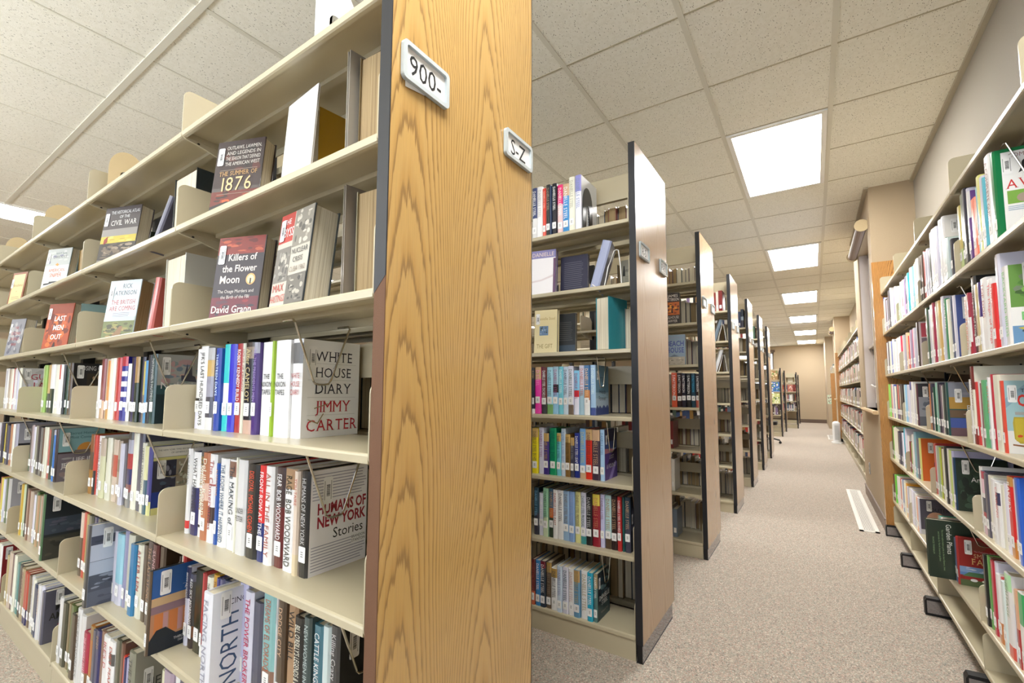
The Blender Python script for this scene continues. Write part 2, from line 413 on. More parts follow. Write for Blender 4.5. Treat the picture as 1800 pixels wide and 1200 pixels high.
for k in range(9): m.box((-.035+k*.009, -.105, .08), (-.032+k*.009, -.098, .40), PG)
m.build('grille', e)
# office chair: only its wheeled base shows past the sixth range
e = empty('office_chair', (-.93, 11.55, 0), 0, 'black office chair whose wheeled foot pokes out past the shelving', 'chair'); BP = mat('chair_black', '141416', .4)
for k in range(5):
    a = k*2*PI/5+.12; d = Vector((math.cos(a), math.sin(a), 0))
    m = MB(); m.tube([d*.03+Vector((0, 0, .115)), d*.14+Vector((0, 0, .105)), d*.255+Vector((0, 0, .078))], .017, BP); lg = m.build('leg', e)
    n = Vector((-d.y, d.x, 0)); m = MB()
    for s in (-.018, .006): m.prism([tuple(d*(.262+.028*math.cos(t))+n*s+Vector((0, 0, .028+.028*math.sin(t)))) for t in [2*PI*j/14 for j in range(14)]], tuple(n*.012), BP)
    m.tube([d*.258+Vector((0, 0, .078)), d*.258+Vector((0, 0, .04))], .008, BP); m.build('caster', lg)
MB().tube([(0, 0, .09), (0, 0, .42)], .026, BP, 12).build('column', e)
MB().prism([(x-.22, y-.22, .42) for x, y in rrect(.44, .44, .09)], (0, 0, .07), BP).build('seat', e)
MB().prism([(-.20, y-.19, z+.58) for y, z in rrect(.38, .42, .08)], (-.045, 0, 0), BP).build('backrest', e)
MB().tube([(-.05, 0, .42), (-.19, 0, .44), (-.235, 0, .60)], .016, BP).build('arm_bar', e)
# ------------------------------------------------------------------ steel shelving
S = .9144; R = .7587
ZS = dict(T=1.926, A=1.627, B=1.324, C=1.016, D=.715, E=.412, F=.087)       # undersides, ranges
ZR = dict(T=1.951, A=1.610, B=1.273, C=.933, D=.604, E=.270, F=.094)        # undersides, wall shelving
def shelf_mesh(w, d):
    m = MB(); t = .002
    # pan with a rounded front lip, a back lip and side returns; front at y=0, facing -y
    prof = [(.0, -.004+.006), (.002, .001), (.004, 0), (.012, 0), (.012, .004), (.004+t, .004), (.004, .018), (d-.004, .018), (d-.004, -.004), (d, -.004), (d, .02), (.005, .02), (.0015, .0185), (0, .015)]
    m.prism([(-w/2+.003, y, z) for y, z in prof], (w-.006, 0, 0), STEEL)
    for s in (-1, 1): m.box((s*(w/2-.004)-.001, .004, .002), (s*(w/2-.004)+.001, d-.004, .018), STEEL)
    m.box((-w/2+.02, d*.45, .006), (w/2-.02, d*.45+.02, .018), STEEL)
    return m
def bracket_mesh(d, h=.152):
    r1, r2 = .018, .022
    pts = [(0+r1, -.004)] + [(r1-r1*math.sin(a), r1-.004-r1*math.cos(a)) for a in [PI/2*k/5 for k in range(1, 6)]]
    pts = [(d, -.034), (d*.55, -.030), (.06, -.012)] + pts
    pts += [(r2-r2*math.cos(a), h-r2+r2*math.sin(a)) for a in [PI/2*k/6 for k in range(7)]]
    pts += [(d-.03, h), (d, h-.03)]
    m = MB(); m.prism([(-.0014, y, z) for y, z in reversed(pts)], (.0028, 0, 0), STEEL)
    for y, z in ((.045, -.004), (.16, -.018)):
        m.prism([(.0016, y+.004*math.cos(a), z+.003*math.sin(a)) for a in [2*PI*k/8 for k in range(8)]], (-.0032, 0, 0), POST)
    return m
PROTO = {}
def shelf(parent, x, y, z, w, d, rz):
    """x, y: middle of the front lip; rz 0 faces -y"""
    key = (w, d)
    if key not in PROTO:
        PROTO[key] = (shelf_mesh(w, d).build('shelf'), bracket_mesh(d).build('bracket'))
        s = PROTO[key][0]; used = False
        s.parent = parent; b = PROTO[key][1]; b.parent = s; b.location = (-w/2+.0016, 0, 0)
        c = b.copy(); C.objects.link(c); c.parent = s; c.location = (w/2-.0016, 0, 0)
    else:
        p = PROTO[key][0]; s = p.copy(); C.objects.link(s); s.parent = parent
        for ch in p.children:
            c = ch.copy(); C.objects.link(c); c.parent = s
    s.location = (x, y, z); s.rotation_euler = (0, 0, rz)
    return s
XE, DP = -.6504, .5091         # outer face of the end panels, depth of a double-faced range
XB0 = -.6827                   # first upright line
def make_range(name, Y, nsec, wood, label, xe=XE, top=2.302, zs=ZS, levels='TABCDEF', header=True, stops=True, brown=False):
    dx = xe-XE
    e = empty(name, (xe, Y, 0), 0, label, 'shelving range', 'double-faced library shelving ranges')
    L = lambda x: x-XE                       # everything is placed relative to the panel
    for k in range(nsec):
        xm = L(XB0-(k+.5)*S)
        for lv in levels:
            for side in (0, 1):
                shelf(e, xm, 0 if side == 0 else DP, zs[lv], S, .222, 0 if side == 0 else PI)
        for y0, y1 in ((.006, .012), (DP-.012, DP-.006)): MB().box((xm-S/2+.0015, y0, 0), (xm+S/2-.0015, y1, zs['F']-.001), STEEL).build('base_plinth', e)
        if header: MB().box((xm-S/2+.026, DP/2-.002, top-.15), (xm+S/2-.026, DP/2+.002, top-.015), STEEL).box((xm-S/2+.026, DP/2-.012, top-.15), (xm+S/2-.026, DP/2+.012, top-.146), STEEL).build('header_panel', e)
        if stops:
            for lv, a, b in (('C', .17, .262), ('D', .15, .228), ('E', .13, .20)):
                if lv in levels: MB().box((xm-S/2+.026, DP/2-.0015, zs[lv]+a), (xm+S/2-.026, DP/2+.0015, zs[lv]+b), STEEL).build('back_stop', e)
    for k in range(nsec+1):
        x = L(XB0-k*S)
        MB().box((x-.022, DP/2-.025, 0), (x+.022, DP/2+.025, top-.05), POST).build('upright', e)
    # end panel: veneered board, dark edge bands front and back, kick plate below
    m = MB(); m.box((-.030, .0012, .074), (0, DP-.0012, top), wood); p = m.build('end_panel', e)
    zb = 1.345 if brown else .074
    if brown:
        # the band has come off the lower half: bare board shows
        MB().prism([(-.0302, -.001, top+.0008), (-.0302, -.001, 1.331), (.0004, -.001, 1.362), (.0004, -.001, top+.0008)], (0, .0025, 0), BLACK).build('edge_band', p)
        o = MB().prism([(-.0302, -.0004, .074), (.0004, -.0004, .074), (.0004, -.0004, 1.362), (-.0302, -.0004, 1.331)], (0, .002, 0), BROWN).build('bare_edge', p); o['label'] = 'bare brown board edge where the black band is missing'
    else:
        MB().box((-.0302, -.001, .074), (.0004, .0015, top+.0008), BLACK).build('edge_band', p)
    MB().box((-.0302, DP-.0015, .074), (.0004, DP+.001, top+.0008), BLACK).build('edge_band', p)
    MB().box((-.03, .0, top), (0, DP, top+.001), BLACK).build('top_band', p)
    m = MB(); m.box((-.028, .003, .004), (-.004, DP-.034, .0735), POST); m.box((-.004, .003, .004), (-.002, DP-.034, .0735), KICK); m.box((-.03, .001, 0), (-.001, DP-.032, .004), POST); m.build('kick_plate', e)
    return e
R1Y, PITCHY = .5449, 1.4032
RY = [R1Y]+[1.9536+PITCHY*k for k in range(6)]
rg1 = make_range('shelving_range', RY[0], 5, OAK, 'front shelving range with golden oak end panel signed 900', brown=True)
nth = ['second', 'third', 'fourth', 'fifth', 'sixth', 'seventh']
rg2 = make_range('shelving_range', RY[1], 3, OAK_COOL, 'second shelving range, pale oak end panel signed R-S, full of novels')
rg3 = make_range('shelving_range', RY[2], 2, OAK_COOL, 'third shelving range with pale end panel, behind the novels range')
for k in range(3, 7):
    c = copy_tree(rg3); c.location = (XE, RY[k], 0); c['label'] = '%s shelving range with pale end panel along the aisle' % nth[k-1]
# lower ranges at the far end
ZL = dict(A=1.43, B=1.13, C=.83, D=.53, F=.087)
def low_range(Y, xe, label):
    return make_range('low_shelving_range', Y, 1, OAK_COOL, label, xe, 1.76, ZL, 'ABCDF', header=True, stops=False)
low_range(13.40, -.70, 'low shelving range with displayed books, first past the office chair')
low_range(15.10, -.69, 'low shelving range just behind the first low one')
low_range(16.65, -.44, 'low shelving range jutting into the aisle near the far wall')
low_range(19.2, -.45, 'last low shelving range against the far wall')
# ---------------- wall shelving, single-faced, front toward -x
XR = .4986
def wall_unit(name, ynear, nsec, label, ends, levels='TABCDEF', xr=XR, feet=True, base='metal'):
    e = empty(name, (xr, ynear, 0), -PI/2, label, 'wall shelving', 'wall shelving units')   # local x runs toward the camera, local y into the wall
    d = XW-xr-.03
    for k in range(nsec):
        xm = -(k+.5)*R
        for lv in levels: shelf(e, xm, 0, ZR[lv], R, d, 0)
    for k in range(nsec+1):
        x = -k*R
        MB().box((x-.02, d-.01, 0), (x+.02, d+.02, 2.15), POST).build('upright', e)
        if feet:
            xa, xb = x-.02, x+.02
            m = MB(); m.prism([(xa, -.058, .0), (xa, -.058, .070), (xa, -.05, .085), (xa, .14, .090), (xa, .14, 0)], (xb-xa, 0, 0), POST)
            f = m.build('foot', e)
            MB().box((xb, -.05, .012), (xb+.0012, .13, .074), KICK).build('foot_cover', f)
    MB().box((-nsec*R, d+.008, .12), (0, d+.012, 2.1), mat('dark_back_sheet', '4a3a2a', .7)).build('back_sheet', e)
    for x, hgt in ends:
        m = MB(); m.box((x-.024, -.048, .085), (x, d+.03, hgt), OAKW); p = m.build('end_panel', e)
        MB().box((x-.0245, -.05, .085), (x+.0005, -.0475, hgt), OAKW).build('edge_band', p)
        MB().box((x-.026, -.05, 0), (x+.002, .2, .084), POST).build('kick_plate', e)
    return e
OAKW = oak('wall_oak', 'cf9f54', 'b98842', '7d5526', '94692f', .12, 8.0, 1.0, .4, 'Y')
wu = wall_unit('wall_shelving', 1.682-R, 5, 'wall shelving of guide books beside the aisle, near the camera', [(-5*R-.002, 2.235)])
wf = wall_unit('wall_shelving', 6.62, 8, 'far wall shelving of red and white books past the tan pier', [(-8*R-.002, 2.05)], feet=False)
MB().box((-8*R, .02, 0), (0, .03, ZR['F']), STEEL).build('base_plinth', wf)
wg = wall_unit('wall_shelving', 13.95, 3, 'farthest wall shelving with oak end board, past the air purifier', [(.03, 1.62)], levels='ABCDEF', xr=.42, feet=False)
# ---------------- sign holders on the end panels
SG = mat('clear_sign_frame', 'c9d2d6', .08, spec=.8, coat=.6); SGE = mat('sign_frame_edge', 'b4bfc3', .2)
def sign(Y, Z, w, h, txt, label, loose=False, sz=.036, yaw=0):
    e = empty('sign_holder', (XE+.001, Y, Z), 0, label, 'sign', 'sign holders on the end panels')
    fr = MB(); o = rrect(w, h, .010, 4); i = rrect(w-.018, h-.018, .005, 4); n = len(o)
    O = [(y-w/2, z-h/2) for y, z in o]; I = [(y-w/2+.009, z-h/2+.009) for y, z in i]
    for q in range(n):
        a, b = O[q], O[(q+1) % n]; c, d = I[(q+1) % n], I[q]; x0, x1 = .0015, .0095
        fr.face([(x1, *a), (x1, *b), (x1, *c), (x1, *d)], SG); fr.face([(x0, *a), (x0, *b), (x1, *b), (x1, *a)], SGE); fr.face([(x1, *d), (x1, *c), (x0, *c), (x0, *d)], SGE)
    fr.build('frame', e)
    MB().prism([(.0005, y, z) for y, z in O], (.0012, 0, 0), SGE).build('back_plate', e)
    cd = MB(); cd.prism([(.002, y, z) for y, z in I], (.0012, 0, 0), PAPER)
    if loose: cd.prism([(.0012, -w/2+.012, -h/2-.012), (.0012, -.002, -h/2-.002), (.0012, w/2-.06, -h/2+.004), (.0012, -w/2+.012, -h/2+.012)], (.0006, 0, 0), PAPER)
    cd.build('card', e)
    if txt: MB().text(txt, lambda x, y: (.0036, x, y-sz/2), INK, sz, fit=w-.034, sx=.85).build('lettering', e)
    return e
sign(R1Y+.087, 1.797, .130, .080, '900-', 'clear sign holder lettered 900- high on the golden oak panel', True, .042)
sign(R1Y+.433, 1.797, .130, .074, 'S-Z', 'clear sign holder lettered S-Z high on the golden oak panel', False, .042)
sign(RY[1]+.105, 1.803, .14, .076, 'R-S', 'clear sign holder lettered R-S on the second range panel', False, .036)
sign(RY[1]+.425, 1.803, .13, .076, 'P-R', 'clear sign holder at the far edge of the second range panel')
for k in range(2, 7):
    sign(RY[k]+.10, 1.80, .13, .076, '', 'blank-looking white sign holder on the near edge of the %s range panel' % nth[k-1])
    sign(RY[k]+.42, 1.80, .13, .076, '', 'blank-looking white sign holder on the far edge of the %s range panel' % nth[k-1])
# ---------------- bookends on the top shelves
def bookend(x, y0, z, w, h, m_, label, face=1):
    e = empty('bookend', (x, y0, z), 0, label, 'bookend', 'steel bookends')
    a = [PI*k/14 for k in range(15)]
    sh = h*.62
    out = [(0, 0), (w, 0), (w, sh)] + [(w/2+w/2*math.cos(t), sh+(h-sh)*math.sin(t)) for t in a[1:-1]] + [(0, sh)]
    iw = w*.36; ih = h*.50; ic = w*.5
    hole = [(ic-iw/2, .0), (ic-iw/2, ih)] + [(ic-iw/2*math.cos(t), ih+.022*math.sin(t)) for t in a[1:-1]] + [(ic+iw/2, ih), (ic+iw/2, 0)]
    pts = [(0, 0)]+hole+[(w, 0)]+out[2:]
    m = MB(); n = len(pts); t = .0014
    # plate as quads between outline halves would be concave: triangulate with bmesh
    import bmesh
    bm = bmesh.new(); vs_ = [bm.verts.new((0, y, zz)) for y, zz in pts]; f = bm.faces.new(vs_)
    bmesh.ops.triangulate(bm, faces=[f]); bm.verts.index_update()
    tri = [[v.index for v in ff.verts] for ff in bm.faces]; bm.free()
    for tr_ in tri:
        m.face([(0, *pts[q]) for q in tr_], m_); m.face([(t, *pts[q]) for q in reversed(tr_)], m_)
    for q in range(n):
        p, r_ = pts[q], pts[(q+1) % n]; m.face([(0, *p), (0, *r_), (t, *r_), (t, *p)], m_)
    m.build('plate', e)
    MB().box((0 if face > 0 else -.09, ic-iw/2, 0), (.09 if face > 0 else 0, ic+iw/2, .0012), m_).build('tongue', e)
    return e
ZT = ZS['T']+.0205
BE = mat('tan_bookend', 'd3bd92', .35)
bookend(-.97, R1Y+.037, ZT, .115, .235, mat('lit_bookend', 'e9ecec', .3), 'bookend toned white as brightly lit, on top of the front range, nearest the oak panel')  # same steel as the others; strong light painted in as white
bookend(-2.42, R1Y+.037, ZT, .118, .212, BE, 'tan bookend on top of the front range, second bay from the panel')
bookend(-3.45, R1Y+.042, ZT, .135, .222, BE, 'tan bookend on top of the front range, third bay from the panel')
bookend(-4.40, R1Y+.040, ZT, .12, .215, BE, 'tan bookend on top of the front range, fourth bay from the panel')
# ---------------- wire book supports hung under the shelves
def wire(x, Y, zt, drop, label, y0=.045, y1=.215, rot=0, tail=-.05):
    """V of chrome wire in a plane across the shelf, hooked under the shelf above"""
    e = empty('wire_book_support', (x, Y, zt), rot, label, 'book support', 'chrome wire book supports')
    a, b = y0, y1; c = (a+b)/2; m = MB()
    pts = [(tail, a, -.001), (-.008, a, -.001), (0, a, -.008), (0, a+(c-.022-a)*.97, -drop+.010), (0, c-.018, -drop+.002), (0, c-.006, -drop), (0, c+.006, -drop), (0, c+.018, -drop+.002), (0, b-(b-c-.022)*.97, -drop+.010), (0, b, -.008), (-.008, b, -.001), (tail, b, -.001)]
    m.tube(pts, .0028, CHROME, 8).build('wire', e)
    return e
# ------------------------------------------------------------------ books
NAMED = set('JFK\'S ROBERT KENNEDY KENNE DeLillo Reagan MICHAEL COHEN BOB WOODWARD KILMEADE BRIAN SAM HOUSTON O\'REILLY\'S BILL DANIELLE STEEL PATTERSON PETER NIXON Thomas Jefferson JAMES MADISON IKE\'S ROOSEVELTS Crazy Horse NATHANIEL\'S CHILTON D S LEN CAMELOT SUNDERLIN BAKER Atkinson'.upper().split())
def cname(h):
    h = ''.join(c*2 for c in h) if len(h) == 3 else h
    r_, g, b = (int(h[i:i+2], 16)/255 for i in (0, 2, 4)); mx, mn = max(r_, g, b), min(r_, g, b); s = (mx-mn)/max(mx, .01)
    if mx < .24: return 'black'
    if s < .13: return 'white' if mx > .84 else 'pale grey' if mx > .68 else 'grey' if mx > .42 else 'charcoal'
    hue = (((g-b)/(mx-mn)) % 6 if mx == r_ else (b-r_)/(mx-mn)+2 if mx == g else (r_-g)/(mx-mn)+4)*60
    if s < .3 and mx > .8: return 'cream' if 20 < hue < 75 else 'pale green' if hue < 170 else 'pale blue' if hue < 260 else 'pale pink'
    if hue < 15 or hue > 340: return 'dark red' if mx < .6 else 'red' if s > .5 else 'dusty pink'
    if hue < 42: return ('brown' if mx < .62 else 'orange' if s > .6 else 'tan')
    if hue < 68: return 'yellow' if mx > .7 and s > .35 else 'olive'
    if hue < 160: return 'dark green' if mx < .42 else 'green'
    if hue < 200: return 'dark teal' if mx < .42 else 'teal'
    if hue < 255: return 'navy' if mx < .5 else 'blue' if s > .4 else 'grey-blue'
    return 'purple' if hue < 300 else 'magenta'
ORD = 'first second third fourth fifth sixth seventh eighth ninth tenth eleventh twelfth thirteenth fourteenth fifteenth sixteenth seventeenth eighteenth nineteenth twentieth'.split()
def bands_of(cols):
    p = cols.split('/'); out = []; top = 1.0
    cs = p[0::2]; fr = [1-int(q)/100 for q in p[1::2]]+[0]
    for c, f in zip(cs, fr): out.append((top, f, c)); top = f
    return out
def body(parent, w, h, d, bands, main=None, pages=None, soft=False):
    """case or jacket (two boards and a slightly rounded spine) and the page block; spine at y=0 facing -y"""
    t = min(.0028, w*.2); bow = min(.0022, w*.12)
    outer = [(0, d), (0, .003), (w*.18, -bow*.75), (w*.5, -bow), (w*.82, -bow*.75), (w, .003), (w, d)]
    inner = [(t, d), (t, .006), (w*.3, .0055), (w*.5, .0055), (w*.7, .0055), (w-t, .006), (w-t, d)]
    if main is None:
        tot = {}
        for a, b, c in bands: tot[c] = tot.get(c, 0)+a-b
        main = max(tot, key=tot.get)
    m = MB(); mm = cover(main)
    zs = sorted({b for a, b, c in bands} | {1.0})
    for z0, z1 in zip(zs, zs[1:]):
        c = [k for a, b, k in bands if b <= z0+1e-6 < a][0]
        for q in range(6):
            spine = 1 <= q <= 4
            a, b = outer[q], outer[q+1]
            m.face([(*a, z0*h), (*b, z0*h), (*b, z1*h), (*a, z1*h)], cover(c) if spine else mm)
    for q in range(6):
        a, b, c, e_ = outer[q], outer[q+1], inner[q+1], inner[q]
        m.face([(*a, h), (*b, h), (*c, h), (*e_, h)], mm); m.face([(*e_, 0), (*c, 0), (*b, 0), (*a, 0)], mm)
        m.face([(*inner[q+1], 0), (*inner[q], 0), (*inner[q], h), (*inner[q+1], h)], mm)
    for i, j in ((0, 0), (6, 6)):
        m.face([(*outer[i], 0), (*inner[j], 0), (*inner[j], h), (*outer[i], h)], mm)
    cv = m.build('cover', parent)
    g = .0 if soft else .0035
    pg = MB(); y1 = d-.001 if soft else d-.004
    pg.box((t, .006, g), (w-t, y1, h-g), pages or PAGES)
    pg.build('page_block', parent)
    return cv
def spine_label(parent, w, z, hh=.034, sx=.8):
    lw = min(w*sx, .026); m = MB(); x0 = w*.5-lw/2 if sx >= .8 else w*.16
    m.prism([(x0+x, -.0030, z+y) for x, y in rrect(lw, hh, .002, 2)], (0, .0008, 0), PAPER)
    for k in (.62, .48, .34): m.face([(x0+lw*.32, -.0032, z+hh*k), (x0+lw*.68, -.0032, z+hh*k), (x0+lw*.68, -.0032, z+hh*k+.0022), (x0+lw*.32, -.0032, z+hh*k+.0022)], ink('888'))
    return m.build('spine_label', parent)
def lettering(parent, txt, col, w, h, zlo):
    m = MB(); y = -.0034
    if txt[0] == ';':
        ls = txt[1:].split(';'); z = h*.60
        for L in ls:
            if L: m.text(L, lambda a, b, z=z: (w/2+a, y, z+b), ink(col), h*.055 if len(L) < 9 else h*.03, fit=w*.84, sx=.8)
            z -= h*.083
    else:
        if 'STEEL' in txt: txt = '~'+txt.upper()
        sz = min(w*.52, .022); room = h*.93-zlo
        m.text(txt, lambda a, b: (w/2-sz/2+b, y, h*.93-a), ink(col), sz, fit=room, align='L', sx=.86)
    return m.build('lettering', parent)
def barcode(parent, place, s=1.0):
    """place(u, v): metres from the label's corner; upright sticker with a rotated bar code"""
    w, h = .024*s, .062*s; m = MB()
    pts = rrect(w, h, .004, 3); n = len(pts)
    m.face([place(a, b, .0005) for a, b in pts], PAPER)
    rr = random.Random(3); v = h*.28
    while v < h*.68:
        t = rr.choice((.0006, .001, .0015)); m.face([place(a, b, .0008) for a, b in ((w*.34, v), (w*.72, v), (w*.72, v+t), (w*.34, v+t))], INK); v += t+rr.choice((.0007, .0012))
    for q in (.15, .84): m.face([place(a, b, .0008) for a, b in ((w*q-.0008, h*.15), (w*q+.0008, h*.15), (w*q+.0008, h*.85), (w*q-.0008, h*.85))], ink('999'))
    return m.build('barcode_label', parent)
def art(parent, items, P, W_, H_):
    """cover art: P(u, v, off) maps metres on the cover to the book; items use fractions of the cover"""
    m = MB(); off = .0002
    for it in items:
        off += .00008; k = it[0]
        if k == 'r': _, a, b, c, d, col = it; m.face([P(x*W_, y*H_, off) for x, y in ((a, b), (c, b), (c, d), (a, d))], ink(col))
        elif k == 'p': m.face([P(x*W_, y*H_, off) for x, y in it[1]], ink(it[2]))
        elif k == 'e':
            _, x, y, rx, ry, col = it; m.face([P((x+rx*math.cos(a))*W_, (y+ry*math.sin(a))*H_, off) for a in [2*PI*q/20 for q in range(20)]], ink(col))
        elif k == 'g':     # mottled picture area, loose patches of a few printed colours
            _, a, b, c, d, cols, n, sd = it; rr = random.Random(sd); m.face([P(x*W_, y*H_, off) for x, y in ((a, b), (c, b), (c, d), (a, d))], ink(cols[0]))
            for q in range(n):
                off += .000006; col = cols[rr.randrange(1, len(cols))]
                rx, ry = (c-a)*rr.uniform(.05, .16), (d-b)*rr.uniform(.03, .12); x, y = rr.uniform(a+rx, c-rx), rr.uniform(b+ry, d-ry); ph = rr.random()
                m.face([P((x+rx*math.cos(2*PI*z/7+ph)*rr.uniform(.7, 1))*W_, (y+ry*math.sin(2*PI*z/7+ph)*rr.uniform(.7, 1))*H_, off) for z in range(7)], ink(col))
        elif k == 't':
            _, s, x, y, hh, col, *o = it; al = o[0] if o else 'C'; fit = o[1] if len(o) > 1 else .94; sx = o[2] if len(o) > 2 else .9; bd = o[3] if len(o) > 3 else 0
            m.text(s, lambda a, b, x=x, y=y, off=off: P(x*W_+a, y*H_+b, off), ink(col), hh*H_, fit*W_, sx, al, bd)
        elif k == 'v':    # text running down
            _, s, x, y, hh, col, *o = it; fit = o[0] if o else .9
            m.text(s, lambda a, b, x=x, y=y, off=off: P(x*W_+b, y*H_-a, off), ink(col), hh*W_, fit*H_, .9, 'L')
        elif k == 'w':    # text running up
            _, s, x, y, hh, col, *o = it; fit = o[0] if o else .9
            m.text(s, lambda a, b, x=x, y=y, off=off: P(x*W_-b, y*H_+a, off), ink(col), hh*W_, fit*H_, .9, 'L')
        elif k == 'l':    # lines of tiny print
            _, a, b, c, d, n, col = it; rr = random.Random(int(a*100)+n)
            for q in range(n):
                y = d-(d-b)*(q+.5)/n; t = (d-b)/n*.28; e_ = c-(c-a)*rr.uniform(0, .12)
                m.face([P(x*W_, z*H_, off) for x, z in ((a, y-t/2), (e_, y-t/2), (e_, y+t/2), (a, y+t/2))], ink(col))
    return m.build('cover_art', parent)
def front_of(w): return lambda u, v, off: (w+off, .004+u, v)          # the +x cover, spine on the viewer's left
COUNT = {}
def book(kind, loc, rz, w, h, d, cols, label, group=None, txt='', tc='222', lab=.03, opts='', lean=0, main=None, pages=None, roll=0):
    e = empty(kind, loc, rz, label, 'book', group); e.rotation_euler = (roll, -lean, rz)
    body(e, w, h, d, bands_of(cols), main, pages)
    lt = 'N' not in opts
    if lt and w > .011: spine_label(e, w, lab if isinstance(lab, float) else .03)
    if txt: lettering(e, txt, tc, w, h, (lab+.038) if lt else .012)
    return e
BK = {}
PLACE = {
 'C1': 'upper packed shelf beside the oak 900 panel', 'D1': 'middle packed shelf beside the oak 900 panel', 'E1': 'lower packed shelf beside the oak 900 panel', 'F1': 'bottom shelf beside the oak 900 panel',
 'C2': 'upper packed shelf, second bay from the 900 panel', 'D2': 'middle packed shelf, second bay from the 900 panel', 'E2': 'lower packed shelf, second bay from the 900 panel', 'F2': 'bottom shelf, second bay from the 900 panel',
 'C3': 'upper packed shelf, third bay from the 900 panel', 'D3': 'middle packed shelf, third bay from the 900 panel', 'E3': 'lower packed shelf, third bay from the 900 panel', 'F3': 'bottom shelf, third bay from the 900 panel',
 'C4': 'upper packed shelf, fourth bay from the 900 panel', 'D4': 'middle packed shelf, fourth bay from the 900 panel', 'E4': 'lower packed shelf, fourth bay from the 900 panel', 'F4': 'bottom shelf, fourth bay from the 900 panel',
 'T2': 'top shelf of the novels range', 'C5': 'upper packed shelf of the novels range', 'D5': 'middle packed shelf of the novels range', 'E5': 'lower packed shelf of the novels range', 'F5': 'bottom shelf of the novels range', 'C6': 'packed shelf of the third range'}
for q, nm in zip('789', ('nearest wall bay', 'second wall bay', 'far wall bays')):
    for r_, rn in zip('ABCDE', ('top', 'second', 'third', 'fourth', 'fifth')): PLACE[r_+q] = '%s packed shelf, %s' % (rn, nm)
def ROW(key, ax, val, z, lab, data):
    """one packed shelf; each line: position mm, thickness mm, height mm, spine colours from the top | lettering | its colour | options"""
    lines = [q for q in data.strip().split('\n')]
    right = ax == 'X'; seen = {}
    kind = 'hardcover_book' if key[1] in '1234' else 'novel' if key[1] in '56' or key == 'T2' else 'guide_book'
    if key == 'T2': kind = 'novel'
    rr = random.Random(key); k = 0
    for q in lines:
        p = q.split('|'); a, w, h, cols = p[0].split(); txt = p[1] if len(p) > 1 else ''; tc = p[2] if len(p) > 2 and p[2] else '222'; op = p[3] if len(p) > 3 else ''
        a, w, h = int(a)/1000, int(w)/1000, int(h)/1000
        if cols == 'skip': continue
        n = 1
        if w > .0675 and 'W' not in op: n = max(2, round(w/.04))        # a gap this wide holds several thin volumes
        base = bands_of(cols)
        for j in range(n):
            wj = w/n*rr.uniform(.9, 1.0) if n > 1 else w-.0012
            x = a+(w/n*j)*(-1 if right else 1); hh = h*(1 if j == 0 else rr.uniform(.93, 1.0)); cj = cols if j == 0 else rr.choice((cols, 'eee', 'dde', 'eed', '556', 'ccd'))
            d = min(.2, hh*.68) if not right else min(.215, hh*.74)
            back = rr.uniform(0, .010)
            main = max(((t-b, c) for t, b, c in bands_of(cj)))[1]
            t_ = ' '.join(v for v in txt.replace(';', ' ').split() if v.upper().strip(',') not in NAMED) if j == 0 else ''
            nm = cname(main)
            c1 = cname(bands_of(cj)[0][2])
            desc = nm if c1 == nm or n > 1 else '%s-topped %s' % (c1, nm)
            kk = k+1; lb = '%s book, %s along, %s' % (desc, ORD[min(k, 19)] if k < 20 else 'number %d' % kk, PLACE[key])
            if t_ and len(lb.split())+1+len(t_.split()) <= 16: lb = lb.replace(' book,', ' book lettered %s,' % t_)
            loc = (x, val+back, z) if not right else (val+back, x, z)
            o = book(kind, loc, -PI/2 if right else 0, wj, hh, d, cj, lb, 'books on the '+PLACE[key], txt if j == 0 else '', tc, lab+rr.uniform(-.004, .004), op)
            BK.setdefault(key, []).append((o, wj, hh, d)); k += 1
ROW('C1','Y',0.612,1.036,0.047,'''
-1586 36 240 eee/62/222/68/eef|
-1550 42 246 eee|JFK'S LAST HUNDRED DAYS|222|N
-1508 42 239 bbb/15/ca6/35/99a/60/445/85/ddd|
-1466 16 237 654/80/eed|
-1449 27 236 24a|THIRTEEN DAYS|def
-1422 38 246 3cc/45/eee/68/3cc|
-1384 38 244 33c|
-1346 35 244 a33|ROBERT KENNEDY BUILD|fff
-1310 20 243 ddc|HOUSE OF KENNEDY|a33|N
-1290 49 243 321/5/876/18/112/85/ca9|After CAMELOT|cb8
-1241 25 241 aab/12/427|ALL THE PRESIDENTS MEN|a9c
-1216 65 240 eee|;THE;NIXON;TAPES|111|N
-1151 14 240 9b3|
-1137 66 239 eee|;THE;NIXON;TAPES|111|N
-1071 42 240 eee/4/666/25/eee|;WHITE;HOUSE;DIARY|a33|N
''')
ROW('D1','Y',0.6,0.735,0.03,'''
-1568 23 244 eee/85/d44/94/eee|THE BRIEFING|666|N
-1545 43 236 eee/43/336|WHAT HAPPENED|333
-1502 30 242 555/17/eee/86/222/89/eee|RAWHIDE DOWN|a83|N
-1472 42 240 b75/35/dba/55/b75|DeLillo Reagan|eed
-1429 40 239 eee/34/a55/36/eee/60/433/78/eee|The Conservatives|a44|N
-1389 19 216 25a|ALTERNATIVE|da6
-1370 46 232 eee|THE ROOM WHERE IT HAPPENED|357|N
-1325 47 232 eee/2/865/19/eee|The MAKING of|234
-1278 10 241 eed|THE MAKING|a33|N
-1268 46 237 ddd|;;;UNDER;PETER|333|N
-1222 53 229 222|DISLOYAL  MICHAEL COHEN|e53
-1169 33 231 d33/60/237|FRONT ROW AT THE|fff
-1136 37 232 eee|ALL IN THE FAMILY|a54|N
-1099 38 232 433/40/622|FEAR  BOB WOODWARD|fff
-1061 49 233 a86/20/eee|RAGE  BOB WOODWARD|332|N
-1012 20 231 dcb/80/dca|YOU TAIRE|b54|N
-992 32 233 222|HUMANS OF NEW YORK|ccc
''')
